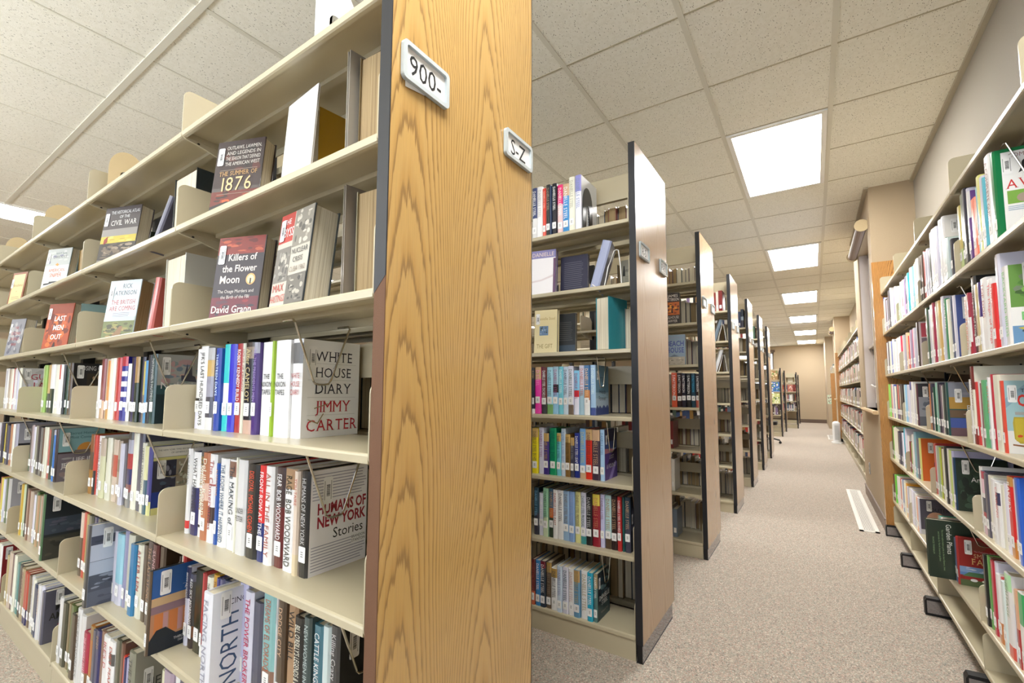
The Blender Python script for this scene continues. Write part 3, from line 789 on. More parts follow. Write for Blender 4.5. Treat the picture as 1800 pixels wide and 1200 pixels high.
ROW('E1','Y',0.6,0.432,0.03,'''
-1591 15 232 322|D|ccc
-1576 10 237 eed|
-1566 17 242 b33|
-1549 12 220 skip|
-1537 23 214 335/40/dde|BRIAN KILMEADE SAM HOUSTON|eee
-1514 29 200 556/10/333/70/742/85/322|RED SKY MORNING|fff
-1485 52 219 332|
-1433 15 218 b44/85/eee|
-1418 31 212 eed|THE ASSASSINATION OF THE|555
-1388 28 223 c92/85/eed|The Medical Survival Guide|633
-1360 16 220 448|
-1344 19 221 668|
-1325 36 222 346|
-1289 43 227 99a|
-1246 39 234 cce|
-1207 84 225 dde|THE POWER BROKER|c25|N
-1123 57 246 8bb/70/865/80/667|DREAMS OF EL DORADO|b64
-1066 11 244 ccc|CONTINENTAL|888
-1055 29 241 543|DODGE CITY|db9
-1026 38 241 a86|WILD BILL|222
-987 37 222 222|BILL O'REILLY'S LEGENDS & LIES|eed
-950 27 231 455|NEW WOMEN IN THE|bcc
-923 33 220 478/70/c64|CATTLE KINGDOM|eee
-890 26 226 cdd|
-864 29 234 444/50/855|Killing Crazy Horse|ccc
''')
ROW('C2','Y',0.615,1.036,0.038,'''
-2506 45 217 eee|
-2461 45 242 844/70/ca8|
-2416 36 240 ba9|
-2381 32 232 d95/80/c95|
-2349 56 240 eed|
-2293 45 241 b33|
-2248 22 234 345|
-2226 54 242 b34/15/228/23/eee/31/228/39/eee/47/228/55/eee/63/228/71/eee/79/228|
-2172 27 214 eee|
-2146 30 237 222|
-2116 35 236 336|
-2081 35 236 a85/40/232|
-2046 26 235 334|
-2019 30 218 cb6/55/876|
-1990 29 219 59c|
-1960 23 238 222|
-1937 41 240 244|NATHANIEL'S NUTMEG|ccc
''')
ROW('D2','Y',0.61,0.735,0.03,'''
-2501 49 236 853/30/543/60/a73|
-2452 24 235 c43/60/333|
-2428 56 233 eee|Thomas Jefferson|755|N
-2372 53 228 ba9/30/cca|
-2319 22 229 444/40/ccb|
-2297 45 234 ddc|
-2252 55 229 cba/25/b54/60/cba|
-2197 75 228 a98/30/876/50/a98|
-2122 30 237 333|
-2092 133 270 555/12/aab/30/a33/50/336/70/855/80/888|
-1959 31 235 ddc|JAMES MADISON|555
-1928 30 226 dda/50/467|
-1898 29 225 448/80/dd9|
''')
ROW('E2','Y',0.58,0.432,0.03,'''
-2452 35 239 dcb/40/654|
-2417 40 244 c43|
-2377 41 243 a95|
-2336 40 245 665|
-2295 39 245 446|
-2256 38 244 554|
-2218 37 244 333|
-2180 37 244 655|
-2144 36 244 443|
-2108 73 245 654|
-2035 61 230 9cd/70/ccd|
-1974 26 246 99b|
-1947 51 240 ccb|
-1896 44 220 27a|
-1852 42 225 ddc|AFTER LEN|a44
-1810 37 231 543|
-1774 52 250 433|THE LAST STAND|b97
-1721 39 250 522|SUNDERLIN|caa
-1682 38 249 432|
''')
ROW('F2','Y',0.556,0.107,0.03,'''
-2506 35 239 ddd|
-2471 51 230 443|
-2420 33 236 875|
-2387 48 240 563|
-2339 52 222 432|
-2287 92 254 ddd|THE ROOSEVELTS|888|N
-2195 53 199 a24/65/864|THE HUNGRY YEARS|fcd
-2142 68 232 974/20/b73|
-2074 35 236 336|2020|b96
-2040 34 242 865/80/733|
-2006 54 239 eee|IKE'S D|b33|N
-1951 46 238 eee/15/555/30/eee|DIET MAKER|b54|N
-1906 38 253 554|
-1868 24 250 754|
-1844 25 218 d43|
-1819 19 221 336|
-1800 19 227 aac|
-1781 46 256 887|THE MELTING|444
''')
ROW('F1','Y',0.556,0.107,0.03,'''
-1554 27 271 ddb|
-1527 59 286 a9a|
-1467 32 296 eee|
-1435 41 303 335|
-1394 40 313 b55|
-1354 35 320 dcb|
-1319 40 320 543|
-1279 41 320 eee|
''')
ROW('C3','Y',0.62,1.036,0.03,'''
-3420 49 238 cdb|
-3370 52 243 9b6|
-3319 57 243 ca7/60/334|
-3262 30 240 337|
-3232 66 242 eee/50/232|
-3166 66 240 eed|
-3100 32 238 c43/30/eee|
-3068 27 239 eee|
-3041 30 237 ecc|
-3011 17 235 333|
-2994 38 243 243|
-2956 45 242 543|CHANGE|987
''')
ROW('D3','Y',0.595,0.735,0.03,'''
-3420 27 228 333/60/465|
-3392 74 236 a99|
-3319 43 235 998|
-3276 58 234 223|
-3218 55 231 777|
-3163 30 231 643|
-3132 62 238 ddc|
-3070 46 228 b33|
-3025 19 232 554|
-3005 50 230 ccd/12/6bd|
-2956 30 209 37c|
-2926 29 239 322|
''')
ROW('E3','Y',0.575,0.432,0.03,'''
-3370 34 248 ca4|
-3336 26 249 cdb|
-3310 23 249 332|
-3286 57 235 a87|
-3229 31 236 865|
-3197 89 233 ba9|
-3108 41 240 463|
-3067 32 229 b97|
-3035 25 231 575|
-3009 30 234 b98|
-2979 27 235 987|
-2952 61 255 464|
''')
ROW('F3','Y',0.552,0.107,0.03,'''
-3389 47 229 ba7|
-3342 56 255 cba|
-3287 72 257 644|
-3214 52 226 488|
-3162 57 229 222|
-3105 55 227 a97|BASTARD|855
-3051 69 221 b54/70/336|
-2981 36 219 765|
-2945 70 224 ddd|CRISIS POINT|654
-2875 68 206 346|
-2807 101 219 ddd|AMERICAN|a86|N
''')
ROW('C4','Y',0.62,1.036,0.03,'''
-4333 131 249 eee|
-4201 55 245 ba9|
-4146 47 244 eed|
-4099 83 246 b33|
-4016 137 246 eee|
''')
ROW('D4','Y',0.58,0.735,0.03,'''
-4069 79 224 ddd|
-3990 62 224 445|
-3928 45 223 dc5|
-3883 88 225 223|
-3795 57 225 b86|
-3738 69 228 eee|
-3669 67 234 aab|
''')
ROW('E4','Y',0.575,0.432,0.03,'''
-3897 76 227 b54|
-3821 73 232 dc5|
-3747 43 237 675|
-3704 56 241 bbb|
''')
ROW('F4','Y',0.552,0.107,0.03,'''
-3917 128 220 ddd|
-3789 106 233 456|
-3683 115 245 a22|
''')
ROW('T2','Y',1.985,1.953,0.03,'''
-1225 30 278 236/60/ddd|DANIELLE STEEL|fff
-1195 33 277 eee|DANIELLE STEEL|aaa|N
-1162 21 263 d43/85/e65|DANIELLE STEEL|fcb
-1141 27 276 222|DANIELLE STEEL|a98
-1115 12 263 346|
-1103 28 272 112|DANIELLE STEEL|fff
-1075 33 259 e27/40/ecc|DANIELLE STEEL|fff
-1042 37 254 ca8/25/28c|DANIELLE STEEL|fff
-1005 32 280 eed|DANIELLE STEEL|aa9
-973 34 284 99d/30/eef|DANIELLE STEEL|89b|N
''')
ROW('C5','Y',2.0,1.036,0.05,'''
-1234 19 236 223/90/eee|D STEEL|ca6
-1215 37 239 ca7/27/e3a|D STEEL|f9c
-1177 32 235 622/75/333|DANIELLE STEEL Duchess|fff
-1146 35 237 ade/80/7a6|DANIELLE STEEL|578
-1111 32 239 acd/38/222/55/9ce|DANIELLE STEEL|a58
-1078 27 238 7cd|DANIELLE STEEL|eff
-1051 28 237 cde|DANIELLE STEEL|346
-1023 30 239 dde/80/765|DANIELLE STEEL|465
-993 28 216 8ce/45/d33/60/eef|DANIELLE STEEL|a36|N
-966 30 241 dde/50/acd|DANIELLE STEEL|c65|N
-936 31 240 47a/50/c85/70/eee|DANIELLE STEEL|fda
-904 28 241 ace/85/459|DANIELLE STEEL|eff|N
''')
ROW('D5','Y',1.99,0.735,0.03,'''
-1226 37 226 ca6/20/ed2|DANIELLE STEEL IN HIS|764
-1188 30 231 dde|DANIELLE STEEL|a6a|N
-1159 31 204 ca6/20/438|DANIELLE STEEL|ca6
-1127 40 231 196|DANIELLE STEEL JEWELS|055
-1087 25 208 ca6/20/7cd|DANIELLE STEEL|255
-1062 25 231 cde|DANIELLE STEEL Joy|69c
-1037 28 205 ca6/20/863|DANIELLE STEEL THE K|542
-1009 21 190 ca6/20/445|DANIELLE STEEL|999
-988 27 213 238|DANIELLE STEEL LEAP|fff
-960 33 236 7ad/85/ca8|DANIELLE STEEL|cc9
-928 35 235 ca7/22/d32|DANIELLE STEEL LOVE|633
-893 40 234 ca8/22/434|DANIELLE STEEL|ca8
-853 23 236 ace|DANIELLE STEEL|57a
''')
ROW('E5','Y',1.99,0.432,0.045,'''
-1217 28 232 245/55/334|DANIELLE STEEL|8bd
-1189 28 207 dde|DANIELLE STEEL|fff
-1161 29 236 9ca/60/cdb|DANIELLE STEEL|576
-1131 27 236 468/40/c63/60/343|DANIELLE STEEL|ca7
-1104 25 234 eee|DANIELLE STEEL Past|a33|N
-1079 30 234 eee|DANIELLE STEEL|433|N
-1049 32 235 9bd|DANIELLE STEEL Prize|876
-1017 30 236 8ad|DANIELLE STEEL Perfect|abd
-987 30 237 dd9|DANIELLE STEEL Precious|876
-957 29 238 dde/85/499|DANIELLE STEEL Prodigal|466
-928 32 236 222|DANIELLE STEEL|ccc
-896 38 238 dc5/22/923|DANIELLE STEEL|c86
-858 22 240 cce|DANIELLE STEEL|868
-835 32 240 bdd/80/543|DANIELLE STEEL|a86
-804 30 241 322|DANIELLE STEEL|b97
-774 21 240 b33|DANIELLE STEEL Rushed|eee
-752 12 240 255|
-740 28 242 345/50/445|DANIELLE STEEL|ca8
''')
ROW('F5','Y',1.962,0.107,0.02,'''
-1211 21 214 622/70/c64|DANIELLE STEEL PERSUASION|b65
-1190 28 213 38c|DANIELLE STEEL|fff
-1162 30 215 723/15/234|DANIELLE STEEL|fff
-1132 30 213 b95/22/654|DANIELLE STEEL|987
-1102 34 193 b95/22/eee|DANIELLE STEEL|555
-1068 27 210 cde|DANIELLE STEEL|88b
-1041 32 211 dde|DANIELLE STEEL|467
-1009 30 209 eee|DANIELLE STEEL|caa
-980 33 210 b96/25/69b|DANIELLE STEEL|ba7
-946 36 212 eee|DANIELLE STEEL|ba8|N
-911 28 212 2ac|DANIELLE STEEL|fff
-883 21 211 a97/30/577|DANIELLE STEEL|fff
''')
ROW('C6','Y',3.4,1.036,0.05,'''
-884 39 252 e64|S PATTERSON|fff
-845 34 251 322|S PATTERSON|fff
-811 32 246 223|S PATTERSON|fff
-779 34 246 222|S PATTERSON|fff
-745 31 245 245|S PATTERSON|3ad
-714 29 240 322/70/c65|S PATTERSON|fff
''')
ROW('A7','X',0.508,1.64,0.03,'''
2435 40 250 cb6/70/bc8|
2395 49 282 453|
2345 38 286 334/50/333|
2307 24 276 ccd|
2283 34 253 ddd/40/648|
2249 59 210 e63|
2190 15 237 8bc|
2174 75 267 dd8|
2099 17 236 5ab|
2082 57 295 eee|A COMPLETE GUIDE|844
2025 34 283 174|
''')
ROW('A8','X',0.508,1.64,0.03,'''
3193 38 243 543/50/333|
3156 51 236 433|
3105 114 245 c44|
2991 48 221 233|
2943 56 295 6ad/30/dde|
2887 247 295 eee|
2639 53 176 cdd|
2586 37 159 223|
''')
ROW('A9','X',0.508,1.64,0.03,'''
4711 102 284 24a/10/eee|
4609 81 252 433|
4527 63 247 567|
4464 205 290 eee|
4259 82 238 ede|
4178 78 244 86c|
4099 137 254 eee|
3954 71 230 cec|
3884 77 239 eee|
3807 53 235 e45|
3754 61 227 ecf|
3692 49 237 557|
3643 48 233 eef|
3595 56 237 4cd|
3539 54 239 533/20/eee|
3486 60 244 eef|
3426 42 241 9de|
3384 48 244 eee|
3336 47 246 ddb|
3289 67 248 eee|
''')
ROW('B7','X',0.512,1.293,0.03,'''
2431 54 231 eee|DOG TRAINING|d86|N
2378 27 237 a45/40/eee/80/a34|
2351 50 291 222|Encyclopedia of Dog|eee
2302 23 253 cde/45/a64|
2278 32 249 cb8|
2246 27 251 437/50/eee|
2219 61 256 eee|TOP DOG|a33|N
2158 46 243 eee|The Magic of Dogs|d45|N
2111 39 217 d33|Dogs|fff
2073 29 300 dde|
2043 31 300 ccd|
2012 41 251 eee|BACKYARD BIRDS|8c8|N
''')
ROW('B8','X',0.512,1.293,0.03,'''
3174 38 298 623|
3136 98 296 465|
3037 42 297 eee|
2995 82 300 a35|
2913 38 269 ddc|
2875 45 290 db7|
2830 72 300 263/25/a97|
2757 88 278 185|CHILTON|fff|N
2670 69 273 457|CHILTON|9ac
''')
ROW('B9','X',0.512,1.293,0.03,'''
4711 80 261 433|
4631 150 258 56b/50/5bc|
4481 112 249 68d|
4369 54 251 eee|
4315 78 237 346|
4238 99 243 eee|
4139 93 241 eef|
4046 45 240 eee|
4001 39 239 e46|
3954 81 238 eee|
3874 40 233 bbc|
3833 59 241 eca|
3774 57 230 dda/50/564|
3718 72 210 e42|
3646 52 238 a9b|
3594 50 235 e47|
3543 80 237 eef|
3463 61 261 eee|
3402 29 257 433|
''')
ROW('C7','X',0.511,0.953,0.035,'''
2435 28 247 eee|
2407 32 296 733/30/eed/80/833|HOMESTEADING|733
2376 22 236 c44|
2354 36 238 eee|
2318 23 227 255|
2295 12 230 845|
2283 28 241 6a7|
2256 37 234 bde|KITCHEN|d85
2218 18 249 eee|
2200 19 259 b34|
2182 65 256 eed|
2117 23 235 d54|
''')
ROW('C8','X',0.511,0.953,0.035,'''
3193 34 242 c73|
3160 33 241 445|
3127 38 194 eee|
3089 25 223 254|
3064 43 246 ecd|
3021 35 245 9cb|
2986 40 244 334|
2946 33 233 767|
2912 38 227 eee|
2874 47 232 344|
2827 35 242 255|
''')
ROW('C9','X',0.511,0.953,0.035,'''
4711 75 260 9d6|
4636 58 255 87b|
4578 70 258 e98|
4508 67 253 eee|
4441 78 252 45b|
4363 50 251 334|
4313 61 250 e65/70/638|
4252 35 254 ecd|
4217 69 253 433|
4148 66 252 333|
4082 63 251 222|
4019 57 247 456|
3954 16 246 dee|
3938 77 246 9ce|
3862 91 245 eef|
3771 94 262 448/20/eee|
3677 72 249 eee|
3605 61 248 eed|
3543 37 247 534|
''')
ROW('D7','X',0.513,0.624,0.03,'''
2428 24 244 eee|
2404 124 231 b35/12/ecd/35/eee/42/235/65/b34/80/dbc|
2280 42 221 eee|
2238 77 214 eee/15/446/35/eee|CANNING|d66|N
2161 41 226 eef|
2120 84 255 c95/12/d33/80/c84|BAKERY|fff
2035 33 262 36c|
''')
ROW('D8','X',0.513,0.624,0.03,'''
3193 85 259 c44|
3109 32 253 aba|
3077 42 250 bc4|
3035 20 252 734|
3015 73 248 eed|
2942 32 269 333|
2909 36 262 eee|
2874 39 258 cd8|
2835 25 259 cce|
2809 25 231 246|
''')
ROW('D9','X',0.513,0.624,0.03,'''
4711 57 253 533|
4654 123 257 6b4|
4531 78 251 eee|
4453 74 248 eed|
4379 95 236 445|
4284 68 239 544|
4217 86 236 eef|
4130 102 278 3bd|
4029 67 234 eee|
3954 58 199 823|
3896 53 197 9c6|
3843 52 256 eee|
3792 50 225 dde|
3742 64 279 8bc|
3678 46 241 778|
3632 45 249 dd8|
''')
ROW('E7','X',0.508,0.29,0.03,'''
2435 25 240 eee/30/5b6/55/eee/60/d55/75/eee|
2409 25 255 222|
2385 24 259 6a5|
2360 23 260 643|
2337 34 256 b34|
2303 27 263 dde|
2275 32 230 eee/70/c85|
2244 26 228 c33|Plant|fff
2218 35 225 dee|
2183 56 266 beb/20/eee/85/d54|HERITAGE|8a8|N
2127 27 227 dc7/20/436|
2100 26 238 da8/50/a33|
2074 49 242 3a6/40/eee|
''')
ROW('E8','X',0.508,0.29,0.03,'''
3193 42 223 365|
3151 40 229 2a9|
3111 29 230 eee|
3082 38 228 555|
3044 41 232 dde|
3003 31 238 7aa|
2972 59 243 skip|
2913 32 176 c74/60/eee|
2881 31 195 67a|
2849 23 208 a33|
''')
ROW('E9','X',0.508,0.29,0.03,'''
4711 81 206 533|
4629 78 214 7c5|
4551 62 213 eee|
4489 60 214 eee|
4429 58 215 d54|
4370 56 216 eee|
4314 65 229 37b|
4249 52 231 eee|
4196 51 228 eed|
4145 134 228 ea3|
4011 49 220 eee|
3954 66 219 eef|
3888 50 216 ccd|
3838 64 215 eee|
3774 46 205 e96|
3728 45 211 ccd|
''')
# ------------------------------------------------------------------ covers that face the aisle
def endcover(key, items, bar=None, idx=-1, dcover=None):
    o, w, h, d = BK[key][idx]
    W_ = d-.006
    art(o, items, front_of(w), W_, h)
    if bar: barcode(o, lambda u, v, off: (w+off+.0012, .004+bar[0]+u, bar[1]*h+v), bar[2] if len(bar) > 2 else 1)
    return o, w, h, d
def relabel(o, s): o['label'] = s
o = endcover('C1', [('t', '~WHITE', .53, .78, .105, '223', 'C', .88, .95), ('r', .08, .755, .94, .758, 'bbb'), ('t', '~HOUSE', .53, .615, .10, '223', 'C', .88, .95), ('r', .08, .585, .94, .588, 'bbb'),
  ('t', '~DIARY', .53, .445, .105, '223', 'C', .88, .95), ('r', .08, .405, .94, .408, 'bbb'), ('t', '~JIMMY', .53, .255, .115, 'b23', 'C', .88, .95), ('r', .08, .225, .94, .228, 'bbb'), ('t', '~CARTER', .53, .065, .115, 'b23', 'C', .9, .95),
  ('p', [(.1, .19), (.26, .15), (.35, .24), (.37, .24), (.27, .135), (.1, .18)], '986'), ('p', [(.2, .30), (.44, .345), (.44, .335), (.2, .29)], '986')], (.012, .70, .9))[0]
relabel(o, 'white hardcover lettered WHITE HOUSE DIARY, cover showing, upper packed shelf by the oak panel')
o = endcover('D1', [('r', 0, 0, 1, 1, 'ecebee'), ('l', .03, .70, .98, .97, 9, '99a'), ('t', 'HUMANS OF', .55, .57, .105, '923', 'C', .86, .8, .03), ('t', 'NEW YORK', .55, .44, .105, '923', 'C', .86, .8, .03),
  ('t', 'Stories', .66, .31, .10, '222', 'C', .6, .9), ('l', .03, .03, .98, .28, 9, '99a'), ('r', .72, .20, .98, .29, 'eee'), ('t', 'BRANDON', .85, .25, .028, '222', 'C', .25), ('t', 'STANTON', .85, .21, .028, '222', 'C', .25)], (.03, .66))[0]
relabel(o, 'white book lettered HUMANS OF NEW YORK Stories, cover showing by the oak panel')
o = endcover('E1', [('r', 0, 0, 1, 1, '1c1a18'), ('p', [(.5, .85), (.95, .70), (.95, .66), (.5, .80)], '433'), ('t', 'CRAZY HORSE', .5, .12, .08, 'bba')], (.02, .68))[0]
o = endcover('C2', [('g', 0, .52, 1, 1, ('a9aaa8', '899', 'b99', 'c9a89a', '789'), 26, 1), ('p', [(.45, .62), (.75, .60), (.72, .68), (.66, .70), (.64, .90), (.58, .72), (.55, .88), (.50, .70), (.44, .70)], '445'), ('r', 0, 0, 1, .53, '142b33'), ('g', 0, .42, 1, .55, ('2a4a50', '244', '366', '456'), 14, 2),
  ('t', "Nathaniel's", .5, .50, .10, 'ddd', 'C', .9), ('t', 'Nutmeg', .5, .38, .10, 'ddd', 'C', .7), ('r', .2, .33, .9, .333, '754'), ('t', 'GILES MILTON', .5, .08, .045, 'bba')], (.012, .70))[0]
relabel(o, 'dark teal book with a sailing ship cover, upper packed shelf, second bay')
o = endcover('D2', [('r', 0, .84, 1, 1, 'ece9e0'), ('t', 'THE NEW YORK TIMES BESTSELLING AUTHOR', .55, .93, .025, '666'), ('t', 'OF GENERALS AND', .55, .885, .025, '666'), ('r', 0, .79, 1, .835, 'd9d38a'), ('g', .0, .33, .45, .79, ('334', '223', '456', '889'), 14, 4), ('g', .45, .33, .8, .79, ('998c78', 'bba', '776', 'ccb'), 24, 5), ('g', .8, .33, 1, .79, ('221', '433', 'cbb'), 10, 6),
  ('r', 0, .0, 1, .10, 'd9d38a'), ('r', 0, .10, 1, .33, '223a8c'), ('t', '~HOUSE', .55, .25, .055, 'c96', 'C', .6), ('t', 'PEOPLE', .55, .18, .04, 'c96', 'C', .6)], (.012, .52))[0]
relabel(o, 'navy and yellow paperback with a brick house cover, middle packed shelf, second bay')
o = endcover('F2', [('r', 0, 0, 1, 1, '98968c'), ('t', 'THE', .6, .70, .09, '333', 'C', .5), ('t', 'MELTING', .55, .55, .11, '333', 'C', .8), ('t', 'JOSHUA', .55, .40, .08, '444', 'C', .7), ('g', 0, 0, 1, .2, ('887', '776', '998'), 10, 3)], (.02, .55))[0]
o = endcover('C3', [('r', 0, 0, 1, 1, '1f1e22'), ('t', 'LOSING CHANGE', .55, .86, .09, 'ccc', 'C', .85), ('g', .3, .30, .85, .80, ('332a20', 'a7792f', '6b4c22', 'caa070', '221'), 22, 8), ('e', .6, .72, .06, .07, 'b98'), ('t', 'A LIFE', .3, .10, .05, 'a75')], (.012, .70))[0]
relabel(o, 'black book with a golden figure on its cover, upper packed shelf, third bay')
o = endcover('D3', [('r', 0, .55, 1, 1, '7fa9b0'), ('t', 'Sacred Histories', .55, .88, .05, '255'), ('t', 'Most Contested', .55, .80, .05, '255'), ('e', .62, .58, .22, .14, 'c98b3c'), ('r', .35, .50, .9, .58, '776a66'), ('g', 0, 0, 1, .52, ('6f6670', '877', '999', '5a5560', 'a99'), 34, 9), ('t', 'LIFE IN', .55, .36, .08, 'ddd'), ('t', '~JERUSALEM', .52, .25, .09, 'ddd', 'C', .9)], (.012, .66))[0]
relabel(o, 'book with an orange dome on its cover, middle packed shelf, third bay')
o = endcover('F3', [('t', 'MY', .42, .60, .13, '222', 'C', .5, .95, .02), ('t', 'AMERICA', .55, .43, .13, '222', 'C', .9, .95, .02), ('t', 'HISTORIANS ON', .5, .35, .035, '555'), ('t', 'THE BIGGEST', .5, .29, .035, 'b33'), ('t', 'ABOUT OUR', .5, .23, .035, '555'), ('l', .2, .05, .8, .18, 3, '777')], (.03, .70))[0]
relabel(o, 'white book lettered MY AM with black capitals, bottom shelf, third bay')
o = endcover('C4', [('r', 0, 0, 1, .3, '433'), ('g', 0, .3, 1, 1, ('ccc', 'dde', 'bbb'), 12, 2), ('t', 'GU', .4, .72, .14, 'a34', 'C', .5), ('t', 'LA', .45, .52, .14, 'a34', 'C', .5)], (.01, .72))[0]
o = endcover('D4', [('r', 0, 0, 1, 1, '222128'), ('r', 0, .55, 1, 1, '9a9aa4'), ('t', 'COLD', .5, .35, .12, 'd9a878', 'C', .8, .9, .01)], (.02, .62))[0]
o = endcover('E4', [('r', 0, 0, 1, 1, 'aaaab2'), ('t', 'G', .35, .5, .16, 'eee', 'C', .5), ('e', .3, .2, .1, .06, '333'), ('e', .75, .18, .1, .06, '333')], (.02, .66))[0]
o = endcover('F4', [('r', 0, 0, 1, 1, '7c1620'), ('t', 'IN', .4, .80, .09, 'c98', 'C', .4), ('t', 'THE', .45, .66, .09, 'c98', 'C', .5), ('t', 'ARENA', .5, .30, .10, 'ddd', 'C', .8)], (.01, .7))[0]
# novels
o = endcover('C5', [('r', 0, .35, 1, 1, '6f98b5'), ('g', 0, .3, 1, .45, ('9bbbd0', 'aac8da', '8fb0c8'), 8, 3), ('r', 0, .13, 1, .33, 'b9cde0'), ('r', 0, 0, 1, .13, '3a4a86'), ('p', [(0, .13), (.1, .2), (.2, .14), (.3, .19), (.45, .13), (.6, .2), (.75, .14), (.9, .2), (1, .13)], '445590'), ('t', 'STEEL', .5, .66, .10, '456', 'C', .8), ('t', 'Friends', .5, .42, .09, '334', 'C', .8), ('t', 'Forever', .5, .29, .09, '334', 'C', .8)], (.01, .70, .7))[0]
relabel(o, 'blue novel lettered Friends Forever, cover showing, upper packed shelf of the novels range')
o = endcover('D5', [('r', 0, .75, 1, 1, '2b2a55'), ('r', 0, .6, 1, .75, '3a4a80'), ('p', [(0, .5), (0, .62), (.5, .60), (1, .55), (1, .5)], 'b87a86'), ('r', 0, 0, 1, .52, '5b4490'), ('p', [(.2, .30), (.55, .50), (1, .60), (1, .3), (.7, .22)], '33244f'), ('p', [(.3, 0), (.55, 0), (.8, .18), (.95, .30), (.85, .34), (.6, .20)], '9c8ad0'), ('t', '~LOST', .55, .40, .075, 'ddd', 'C', .6), ('t', '& FOUND', .5, .22, .085, 'ddd', 'C', .85)], (.01, .70, .7))[0]
relabel(o, 'purple novel lettered LOST FOUND, cover showing, middle packed shelf of the novels range')
o = endcover('E5', [('g', 0, 0, 1, 1, ('232936', '334', '446', '1a1e28', '556'), 30, 3)], (.01, .5, .7))[0]
o = endcover('F5', [('g', 0, .3, 1, 1, ('1d2b36', '245', '47606e', '1a2028', '688'), 34, 5), ('r', 0, 0, 1, .33, '33484c'), ('t', 'DANIELLE', .55, .40, .10, 'e8e8e8', 'C', .9), ('t', 'STEEL', .55, .28, .10, 'e8e8e8', 'C', .7), ('t', 'Without A Trace', .55, .12, .045, 'a98')], (.008, .66, .8))[0]
relabel(o, 'dark teal novel with white capitals, cover showing, bottom shelf of the novels range')
o = endcover('T2', [('r', 0, 0, 1, 1, 'dfe3e8'), ('l', .4, .1, .7, .5, 8, '99a')])[0]
_, w_, h_, d_ = BK['T2'][-1]
bk = bookend(o.location.x+w_+.004, o.location.y+.01, 1.953, .115, .235, mat('black_bookend', '191a1d', .35), 'black bookend holding the novels on the top shelf', 1)
# guide books on the wall
o = endcover('A7', [('r', .06, .02, .99, .96, 'f0f0ee'), ('t', 'COMPLETE GUIDE TO', .14, .89, .045, '966', 'L', .8), ('t', '~PET', .34, .66, .12, 'c33', 'L', .5), ('t', '~AVIARIES', .10, .535, .105, 'c33', 'L', .88),
  ('e', .33, .80, .05, .05, '222'), ('p', [(.29, .80), (.24, .70), (.34, .74)], '333'), ('e', .62, .80, .06, .05, '754'), ('e', .85, .80, .05, .05, '654'), ('r', .1, .36, .46, .51, '7fae4a'), ('e', .28, .42, .08, .05, 'a98'), ('r', .52, .36, .88, .51, '8a7a70'), ('e', .70, .43, .09, .06, 'c8a25a'),
  ('l', .1, .28, .85, .34, 3, '8ac'), ('e', .42, .17, .15, .08, '777a7e'), ('p', [(.30, .16), (.16, .03), (.24, .03), (.38, .12)], '333'), ('e', .53, .24, .06, .04, '222'), ('p', [(.58, .245), (.65, .235), (.58, .225)], 'd66'), ('r', .16, .07, .66, .09, 'a87a50')], (.012, .70))[0]
relabel(o, 'green-spined bird book lettered PET AVIARIES, cover showing, top packed wall shelf')
o = endcover('A8', [('r', 0, 0, 1, 1, '22252b'), ('p', [(.2, .15), (.5, .1), (.6, .5), (.3, .6)], 'b9c6c4')], (.012, .55))[0]
endcover('A8', [('r', 0, .66, 1, 1, 'e6e4e0'), ('t', 'SMOKE', .5, .86, .05, 'a66'), ('r', 0, .40, 1, .66, '2f7d3c'), ('r', 0, .60, 1, .62, 'cc4'), ('g', 0, 0, 1, .40, ('4a4d55', '667', '99a', '333'), 20, 2)], (.02, .72), idx=-3)
o = endcover('B7', [('r', 0, .47, 1, 1, '5f7d4a'), ('g', 0, .47, 1, 1, ('6d9a4a', '5a8a40', '86b85a', '4a6a3a', '7a8a70'), 26, 3), ('p', [(.3, .50), (.9, .62), (.9, .65), (.3, .53)], '333'), ('r', 0, .24, 1, .47, 'f1f1ef'), ('t', 'BACKYARD', .12, .31, .10, '7cc47a', 'L', .9, .9, .02), ('r', 0, 0, 1, .24, '6f9ac4'), ('g', 0, 0, 1, .24, ('6f9ac4', '89b', '456', 'cb4', '7a9'), 12, 4)], (.03, .72, 1.2))[0]
relabel(o, 'green book lettered BACKYARD BIRDS with a bird cover, second packed wall shelf')
o = endcover('B8', [('r', 0, 0, 1, 1, '3d4f8f'), ('r', .1, .62, .95, .96, 'd9dadc'), ('t', 'CHILTON', .5, .66, .10, 'eee', 'C', .8), ('r', .5, .40, .95, .5, '2a8fc4')], (.04, .72))[0]
o = endcover('B9', [('r', 0, 0, 1, 1, 'd5c9cc'), ('r', .05, .66, .95, .97, 'c04a5a'), ('g', .05, .36, .95, .64, ('7b6a74', '988', '556'), 10, 3), ('p', [(.05, .44), (.5, .62), (.95, .50), (.95, .30), (.4, .36)], 'c0394a'), ('g', .05, .03, .95, .32, ('332f38', '99a', '445', 'ccc'), 12, 6)], (.03, .70))[0]
relabel(o, 'book with red racing car pictures on its cover, second packed wall shelf')
